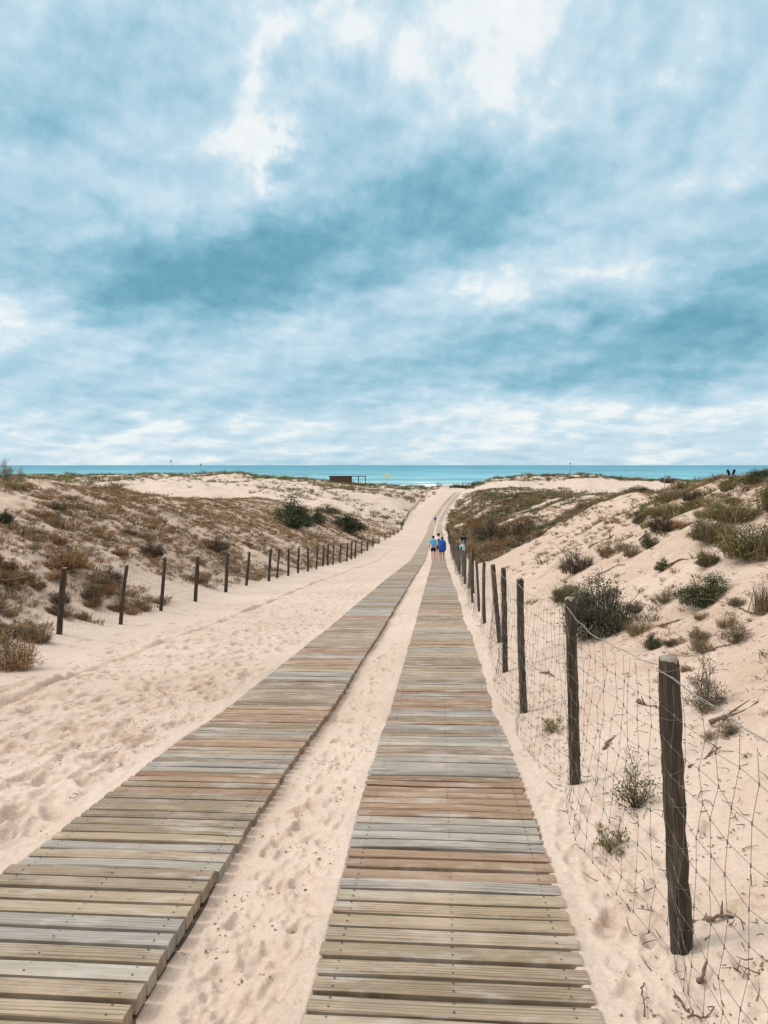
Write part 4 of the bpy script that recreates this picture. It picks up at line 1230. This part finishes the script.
# ------------------------------------------------------------------ people
def skin_mesh(name, verts, edges, radii, mat, levels=2, rootv=0):
    me = bpy.data.meshes.new(name)
    me.from_pydata(verts, edges, [])
    o = bpy.data.objects.new(name + '_tmp', me); scene.collection.objects.link(o)
    sk = o.modifiers.new('skin', 'SKIN'); sk.use_smooth_shade = True
    ly = me.skin_vertices[0].data
    for i, r in enumerate(radii):
        ly[i].radius = (r, r) if not hasattr(r, '__len__') else r
        ly[i].use_root = (i == rootv)
    sb = o.modifiers.new('sub', 'SUBSURF'); sb.levels = levels; sb.render_levels = levels
    dg = bpy.context.evaluated_depsgraph_get()
    out = bpy.data.meshes.new_from_object(o.evaluated_get(dg))
    out.name = name
    bpy.data.objects.remove(o); bpy.data.meshes.remove(me)
    out.materials.clear(); out.materials.append(mat)
    out.polygons.foreach_set('use_smooth', np.full(len(out.polygons), True))
    return out
def blob(name, c, r, mat, seg=16, squash=None):
    th = np.linspace(0, np.pi, seg // 2 + 1); ph = np.linspace(0, 2 * np.pi, seg, endpoint=False)
    V = np.array([(math.sin(a) * math.cos(b), math.sin(a) * math.sin(b), math.cos(a)) for a in th for b in ph]) * r + c
    i = np.arange(len(th) - 1)[:, None] * seg; j = np.arange(seg)[None]
    Fq = np.stack([i + j, i + (j + 1) % seg, i + seg + (j + 1) % seg, i + seg + j], -1).reshape(-1, 4)
    return mk_mesh(name, V, [Fq], [mat])
def person(px, d, label, hgt=1.62, stride=0.12, arm='down', top=None, bottom=None, sleeves=True, poncho=False, turn=0.0, bag=None, zoff=None, strip=None):
    """stands with its back to the camera; local +Y is the way it walks"""
    x = (px - 384) / F * d
    u = x - float(pathX(d))
    z = ground(x, d)
    if RDECK[0] - .1 < u < RDECK[1] + .1 or LDECK[0] < u < LDECK[1]: z = float(baseZ(d)) + DECK + float(FARLIFT(d))
    root = link('person', None, loc=(x, d, z)); root.rotation_euler = (0, 0, turn)
    root.scale = (hgt / 1.70,) * 3
    tag(root, label, 'person')
    s = stride
    V = {}
    V['pel'] = (0, 0, 0.93); V['waist'] = (0, 0.0, 1.08); V['chest'] = (0, 0.01, 1.28); V['neck0'] = (0, 0.0, 1.42); V['neck'] = (0, 0.015, 1.49)
    V['head'] = (0, 0.03, 1.585); V['crown'] = (0, 0.02, 1.655); V['nose'] = (0, 0.128, 1.575); V['chin'] = (0, 0.085, 1.505)
    V['earL'] = (-0.085, 0.02, 1.58); V['earR'] = (0.085, 0.02, 1.58)
    E = [('pel', 'waist'), ('waist', 'chest'), ('chest', 'neck0'), ('neck0', 'neck'), ('neck', 'head'), ('head', 'crown'), ('head', 'nose'), ('head', 'chin'), ('head', 'earL'), ('head', 'earR')]
    rad = {'pel': (0.15, 0.11), 'waist': (0.13, 0.095), 'chest': (0.155, 0.105), 'neck0': (0.09, 0.07), 'neck': 0.055, 'head': (0.082, 0.098), 'crown': (0.06, 0.07), 'nose': 0.014, 'chin': 0.035, 'earL': 0.018, 'earR': 0.018}
    for sg, nm in ((-1, 'L'), (1, 'R')):
        st = s * (1 if sg > 0 else -1)
        V['hip' + nm] = (sg * 0.09, 0, 0.87); V['knee' + nm] = (sg * 0.095, st * 0.6 + 0.03, 0.49); V['ank' + nm] = (sg * 0.095, st - (0.03 if st < 0 else 0), 0.085 + (0.05 if st < 0 else 0.0))
        V['heel' + nm] = (sg * 0.095, st - 0.045, 0.045 + (0.05 if st < 0 else 0)); V['toe' + nm] = (sg * 0.105, st + 0.16, 0.03)
        E += [('pel', 'hip' + nm), ('hip' + nm, 'knee' + nm), ('knee' + nm, 'ank' + nm), ('ank' + nm, 'heel' + nm), ('ank' + nm, 'toe' + nm)]
        rad.update({'hip' + nm: 0.092, 'knee' + nm: 0.058, 'ank' + nm: 0.040, 'heel' + nm: 0.034, 'toe' + nm: 0.028})
        V['sh' + nm] = (sg * 0.17, 0, 1.385)
        a = arm if isinstance(arm, str) else arm[0 if sg < 0 else 1]
        if a == 'down': el_, wr, dirn = (sg * 0.225, -0.03 - st * 0.15, 1.12), (sg * 0.235, 0.03 - st * 0.5, 0.885), np.array([0, 0.25, -1.0])
        elif a == 'up': el_, wr, dirn = (sg * 0.30, 0.05, 1.50), (sg * 0.20, 0.06, 1.70), np.array([-sg * 0.2, 0.1, 1.0])
        else: el_, wr, dirn = (sg * 0.23, 0.0, 1.14), (sg * 0.16, 0.20, 1.06), np.array([-sg * 0.5, 0.8, -0.1])
        dirn = dirn / np.linalg.norm(dirn)
        V['el' + nm], V['wr' + nm] = el_, wr
        wr = np.array(wr); palm = wr + dirn * 0.075
        V['palm' + nm] = tuple(palm)
        E += [('chest', 'sh' + nm), ('sh' + nm, 'el' + nm), ('el' + nm, 'wr' + nm), ('wr' + nm, 'palm' + nm)]
        rad.update({'sh' + nm: 0.062, 'el' + nm: 0.043, 'wr' + nm: 0.029, 'palm' + nm: (0.034, 0.024)})
        acr = np.array([0, 1.0, 0]) - dirn * dirn[1]; acr /= np.linalg.norm(acr)
        inw = np.cross(dirn, acr) * (1 if sg > 0 else -1)
        for q, (off, ln) in enumerate(((0.030, 0.068), (0.010, 0.078), (-0.010, 0.072), (-0.028, 0.055))):
            b = palm + acr * off + dirn * 0.02; m_ = b + dirn * ln * 0.55; t_ = m_ + dirn * ln * 0.4 + inw * ln * 0.25
            V['f%d%s' % (q, nm)] = tuple(b); V['g%d%s' % (q, nm)] = tuple(m_); V['t%d%s' % (q, nm)] = tuple(t_)
            E += [('palm' + nm, 'f%d%s' % (q, nm)), ('f%d%s' % (q, nm), 'g%d%s' % (q, nm)), ('g%d%s' % (q, nm), 't%d%s' % (q, nm))]
            rad.update({'f%d%s' % (q, nm): 0.010, 'g%d%s' % (q, nm): 0.009, 't%d%s' % (q, nm): 0.007})
        b = wr + dirn * 0.03 + acr * 0.03; t_ = b + dirn * 0.045 + acr * 0.025
        V['th' + nm] = tuple(b); V['tt' + nm] = tuple(t_)
        E += [('wr' + nm, 'th' + nm), ('th' + nm, 'tt' + nm)]; rad.update({'th' + nm: 0.012, 'tt' + nm: 0.009})
    keys = list(V); ix = {k: i for i, k in enumerate(keys)}
    body = skin_mesh('body', [V[k] for k in keys], [(ix[a], ix[b]) for a, b in E], [rad[k] for k in keys], M['skin'])
    link('body', body, root)
    hr = MB()
    hb = blob('hair', np.array([0, 0.005, 1.605]), np.array([0.100, 0.112, 0.105]), M['hair'])
    link('hair', hb, root)
    def chain(name, pts, es, rr, mat): link(name, skin_mesh(name, pts, es, rr, mat), root)
    if poncho:
        # towel wrapped round shoulders and arms, a hanging flared shell
        n, sg = 9, 20
        Vp = []
        prof = [(1.50, 0.075, 0.07), (1.45, 0.16, 0.12), (1.36, 0.24, 0.16), (1.22, 0.27, 0.19), (1.05, 0.28, 0.20), (0.88, 0.27, 0.20), (0.72, 0.24, 0.19)]
        for (z_, rx, ry) in prof:
            for q in range(sg):
                a = 2 * math.pi * q / sg
                k = 1 + 0.05 * math.sin(a * 5 + z_ * 3) * (1.5 - z_)
                zz2 = z_ - (0.10 * max(0, -math.sin(a + 0.9)) if z_ < 0.8 else 0)
                Vp.append((rx * k * math.cos(a), ry * k * math.sin(a) + 0.005, zz2))
        i = np.arange(len(prof) - 1)[:, None] * sg; j = np.arange(sg)[None]
        Q4 = np.stack([i + j, i + sg + j, i + sg + (j + 1) % sg, i + (j + 1) % sg], -1).reshape(-1, 4)
        me = mk_mesh('towel', np.array(Vp), [Q4], [top])
        o = link('towel', me, root); o.modifiers.new('t', 'SOLIDIFY').thickness = 0.015
    elif top:
        tv = [(0, 0, 0.90), (0, 0, 1.08), (0, 0.01, 1.28), (0, 0, 1.42)]
        te = [(0, 1), (1, 2), (2, 3)]; tr = [(0.175, 0.13), (0.155, 0.12), (0.178, 0.128), (0.11, 0.09)]
        if sleeves:
            for sg, nm in ((-1, 'L'), (1, 'R')):
                k = len(tv); tv += [V['sh' + nm], tuple(np.array(V['sh' + nm]) * 0.35 + np.array(V['el' + nm]) * 0.65)]
                te += [(2, k), (k, k + 1)]; tr += [0.080, 0.070]
        chain('shirt', tv, te, tr, top)
    if bottom:
        bv = [(0, 0, 0.99), (0, 0, 0.92)]; be = [(0, 1)]; br = [(0.155, 0.12), (0.17, 0.128)]
        for sg, nm in ((-1, 'L'), (1, 'R')):
            k = len(bv); hp, kn = np.array(V['hip' + nm]), np.array(V['knee' + nm])
            bv += [tuple(hp), tuple(hp * 0.3 + kn * 0.7)]; be += [(1, k), (k, k + 1)]; br += [0.112, 0.095]
        chain('shorts', bv, be, br, bottom)
    if strip is not None:
        mb = MB(); mb.box((-0.05, -0.175, 1.02), (0.06, -0.135, 1.34)); link('backpack', mb.mesh('backpack', [strip], smooth=False), root)
    return root, V
person(433.3, 48.0, 'person in a light blue top and black shorts walking left in the group of three', 1.56, 0.10, top=M['cyan'], bottom=M['black'])
person(438.6, 50.0, 'person in black and white half hidden between the two walkers in blue', 1.70, 0.12, arm=('down', 'up'), top=M['white'], bottom=M['black'], strip=M['black'])
person(442.3, 47.6, 'person wrapped in a bright blue towel walking on the right of the group', 1.50, 0.12, arm='fwd', top=M['blue'], bottom=M['black'], poncho=True)
person(435.2, 137.0, 'tiny distant person in a dark blue top walking alone far down the path', 1.62, 0.14, top=M['blue'], bottom=M['paleblue'])
person(463.6, 45.0, 'person in dark clothes standing behind the right fence with a pale blue bag', 1.45, 0.03, top=M['black'], bottom=M['black'], turn=0.3)
# the pale blue bag that person holds
def bag():
    d = 44.6; c = at(461.8, 548, d)
    mb = MB(); prof = [(0, 0.10), (0.10, 0.15), (0.26, 0.16), (0.36, 0.12), (0.44, 0.05)]
    V = []; sg = 14
    for (z, r) in prof:
        for q in range(sg):
            a = 2 * math.pi * q / sg; V.append((r * 1.15 * math.cos(a) + z * 0.12, r * 0.5 * math.sin(a), z - 0.22))
    i = np.arange(len(prof) - 1)[:, None] * sg; j = np.arange(sg)[None]
    Q4 = np.stack([i + j, i + (j + 1) % sg, i + sg + (j + 1) % sg, i + sg + j], -1).reshape(-1, 4)
    mb.add(V, [Q4]); mb.add(V[:sg], [[tuple(range(sg - 1, -1, -1))]])
    root = link('beach_bag', mb.mesh('beach_bag', [M['paleblue']]), loc=tuple(c))
    tag(root, 'pale blue and white bag held by the person behind the right fence', 'bag')
    mb = MB(); mb.tube([(0.02, 0, 0.20), (0.06, 0, 0.36), (0.12, 0, 0.46), (0.14, 0, 0.36), (0.09, 0, 0.2)], 0.018, 6)
    link('strap', mb.mesh('strap', [M['paleblue']]), root)
bag()

# ------------------------------------------------------------------ far objects
def hut():
    d = 262.0
    k = d / F
    xl, xr = (329.5 - 384) * k, (365.5 - 384) * k
    zb, zt = CAMZ + (HOR - 485.2) * k, CAMZ + (HOR - 475.9) * k
    W = xr - xl
    root = link('beach_hut', None, loc=(xl, d, zb - 0.5))
    tag(root, 'long low dark brown beach hut with an open roofed terrace at its right end', 'hut')
    H = zt - zb + 0.5; wl = W * 0.61
    mb = MB(); mb.box((0, 0, 0), (wl, 4, H - 0.25))
    for i in range(24): mb.box((i * wl / 24 + 0.02, -0.05, 0.02), ((i + 1) * wl / 24 - 0.03, -0.002, H - 0.27))
    link('wall', mb.mesh('wall', [M['hutwood']], smooth=False), root)
    mb = MB(); mb.box((-0.25, -0.3, H - 0.24), (W + 0.2, 4.3, H)); link('roof', mb.mesh('roof', [M['hutroof']], smooth=False), root)
    for t in (0.80, 0.99):
        for y in (0.1, 3.8):
            mb = MB(); mb.box((W * t - 0.09, y, 0), (W * t + 0.09, y + 0.18, H - 0.243)); link('post', mb.mesh('post', [M['hutroof']], smooth=False), root)
    mb = MB(); mb.box((wl + 0.01, -0.1, 0.9), (W, -0.02, 1.0))
    for i in range(9): mb.box((wl + 0.1 + i * (W - wl) / 9, -0.08, 0), (wl + 0.16 + i * (W - wl) / 9, -0.03, 0.898))
    link('railing', mb.mesh('railing', [M['hutroof']], smooth=False), root)
hut()
def pole(px, ytop, ybase, d, head, label, name='flag_pole'):
    k = d / F
    x = (px - 384) * k; zt = CAMZ + (HOR - ytop) * k; zb = min(ground(x, d), CAMZ + (HOR - ybase) * k)
    root = link(name, None, loc=(x, d, zb)); tag(root, label, 'pole', 'thin poles along the far dunes')
    mb = MB(); mb.tube([(0, 0, -0.3), (0, 0, (zt - zb) * .5), (0, 0, zt - zb)], [0.10, 0.085, 0.07], 8); link('pole', mb.mesh('pole', [M['pole']]), root)
    if head:
        h = zt - zb
        mb = MB(); mb.tube([(-0.35, 0, h + 0.05), (0.45, 0, h + 0.10)], [0.14, 0.10], 6); mb.tube([(0, 0, h + .1), (0, 0, h + 0.55)], [0.20, 0.12], 6); link('head', mb.mesh('head', [M['pole']]), root)
pole(201.0, 465, 475, 275, True, 'thin pole on the far left dune crest with a small head above the horizon')
pole(570.2, 464, 478, 272, True, 'thin tall pole on the far right dune crest with a small head above the horizon')
pole(664.3, 473, 483, 200, False, 'thin plain pole behind the ridge of the right dune')
pole(467.5, 483, 489, 262, False, 'short stump post at the end of the path right of the pale panel', 'stump_post')
def panel():
    d = 263; k = d / F
    x0, x1 = (443.2 - 384) * k, (449.2 - 384) * k
    zb = ground((x0 + x1) / 2, d)
    root = link('notice_board', None, loc=(x0, d, zb)); tag(root, 'pale blue white notice panel standing at the far end of the path', 'sign')
    W = x1 - x0; z0 = CAMZ + (HOR - 489.0) * k - zb; z1 = max(CAMZ + (HOR - 485.6) * k - zb, 1.3)
    mb = MB(); mb.box((0, 0, max(0.1, z0)), (W, 0.08, z1)); link('panel', mb.mesh('panel', [M['panel']], smooth=False), root)
    for t in (0.1, 0.9):
        mb = MB(); mb.box((W * t - 0.05, 0.083, -0.2), (W * t + 0.05, 0.18, z1 + 0.1)); link('leg', mb.mesh('leg', [M['hutroof']], smooth=False), root)
panel()
def kite():
    d = 620; k = d / F
    root = link('kite', None, loc=((171.0 - 384) * k, d, CAMZ + (HOR - 462.5) * k))
    tag(root, 'small dark curved kite flying just above the horizon at left', 'kite')
    def arc(t0, t1, mat, nm):
        V = []; n = 9
        for i in range(n):
            t = t0 + (t1 - t0) * i / (n - 1)
            a = R(-70 + 150 * t)
            c = (-math.cos(a) * 1.2 * k + 1.0 * k, 0, math.sin(a) * 2.4 * k)
            wd = (0.35 + 0.9 * math.sin(math.pi * min(0.98, max(0.05, t)))) * k
            for (oy, oz) in ((-wd, 0), (0, 0.35 * k), (wd, 0)): V.append((c[0] + oz * -0.5, c[1] + oy, c[2] + oz * 0.4))
        i = np.arange(n - 1)[:, None] * 3; j = np.arange(2)[None]
        Q4 = np.stack([i + j, i + j + 1, i + 3 + j + 1, i + 3 + j], -1).reshape(-1, 4)
        o = link(nm, mk_mesh(nm, np.array(V), [Q4], [mat]), root); o.modifiers.new('s', 'SOLIDIFY').thickness = 0.45
    arc(0, 0.55, M['kitepale'], 'canopy'); arc(0.56, 1, M['kite'], 'canopy_tip')
    mb = MB()
    for a in (-1, 1): mb.tube([(0.3 * k, a * 0.4 * k, -2.2 * k), (1.5 * k, 0, -5.2 * k)], 0.05, 3)
    link('line', mb.mesh('line', [M['pole']]), root)
kite()
def windsurfer():
    d = 640; k = d / F
    root = link('windsurf_rig', None, loc=((387 - 384) * k, d, 0.0)); tag(root, 'tiny yellow sail on the water right of the beach hut', 'sail')
    zc = CAMZ + (HOR - 476) * k
    mb = MB()
    outl = [(0, -1.9), (1.5, -1.6), (2.0, -0.3), (1.5, 1.0), (0.3, 2.1), (-1.4, 1.3), (-1.8, -0.4), (-1.2, -1.6)]
    V = [(x * k, 0.35 * k * math.cos(x), zc + z * k) for x, z in outl]
    mb.add(V, [[tuple(range(len(V)))]])
    o = link('sail', mb.mesh('sail', [M['yellow']], smooth=False), root); o.modifiers.new('s', 'SOLIDIFY').thickness = 0.25
    mb = MB(); mb.tube([(0, .4 * k, 0.1), (0.1 * k, 0.4 * k, zc + 2.3 * k)], 0.08, 6); link('mast', mb.mesh('mast', [M['pole']]), root)
    mb = MB(); mb.tube([(-1.8 * k, 0.3 * k, 0.12), (0, 0.3 * k, 0.10), (1.8 * k, 0.3 * k, 0.2)], [0.1, 0.4, 0.12], 8); link('board', mb.mesh('board', [M['white']]), root)
windsurfer()
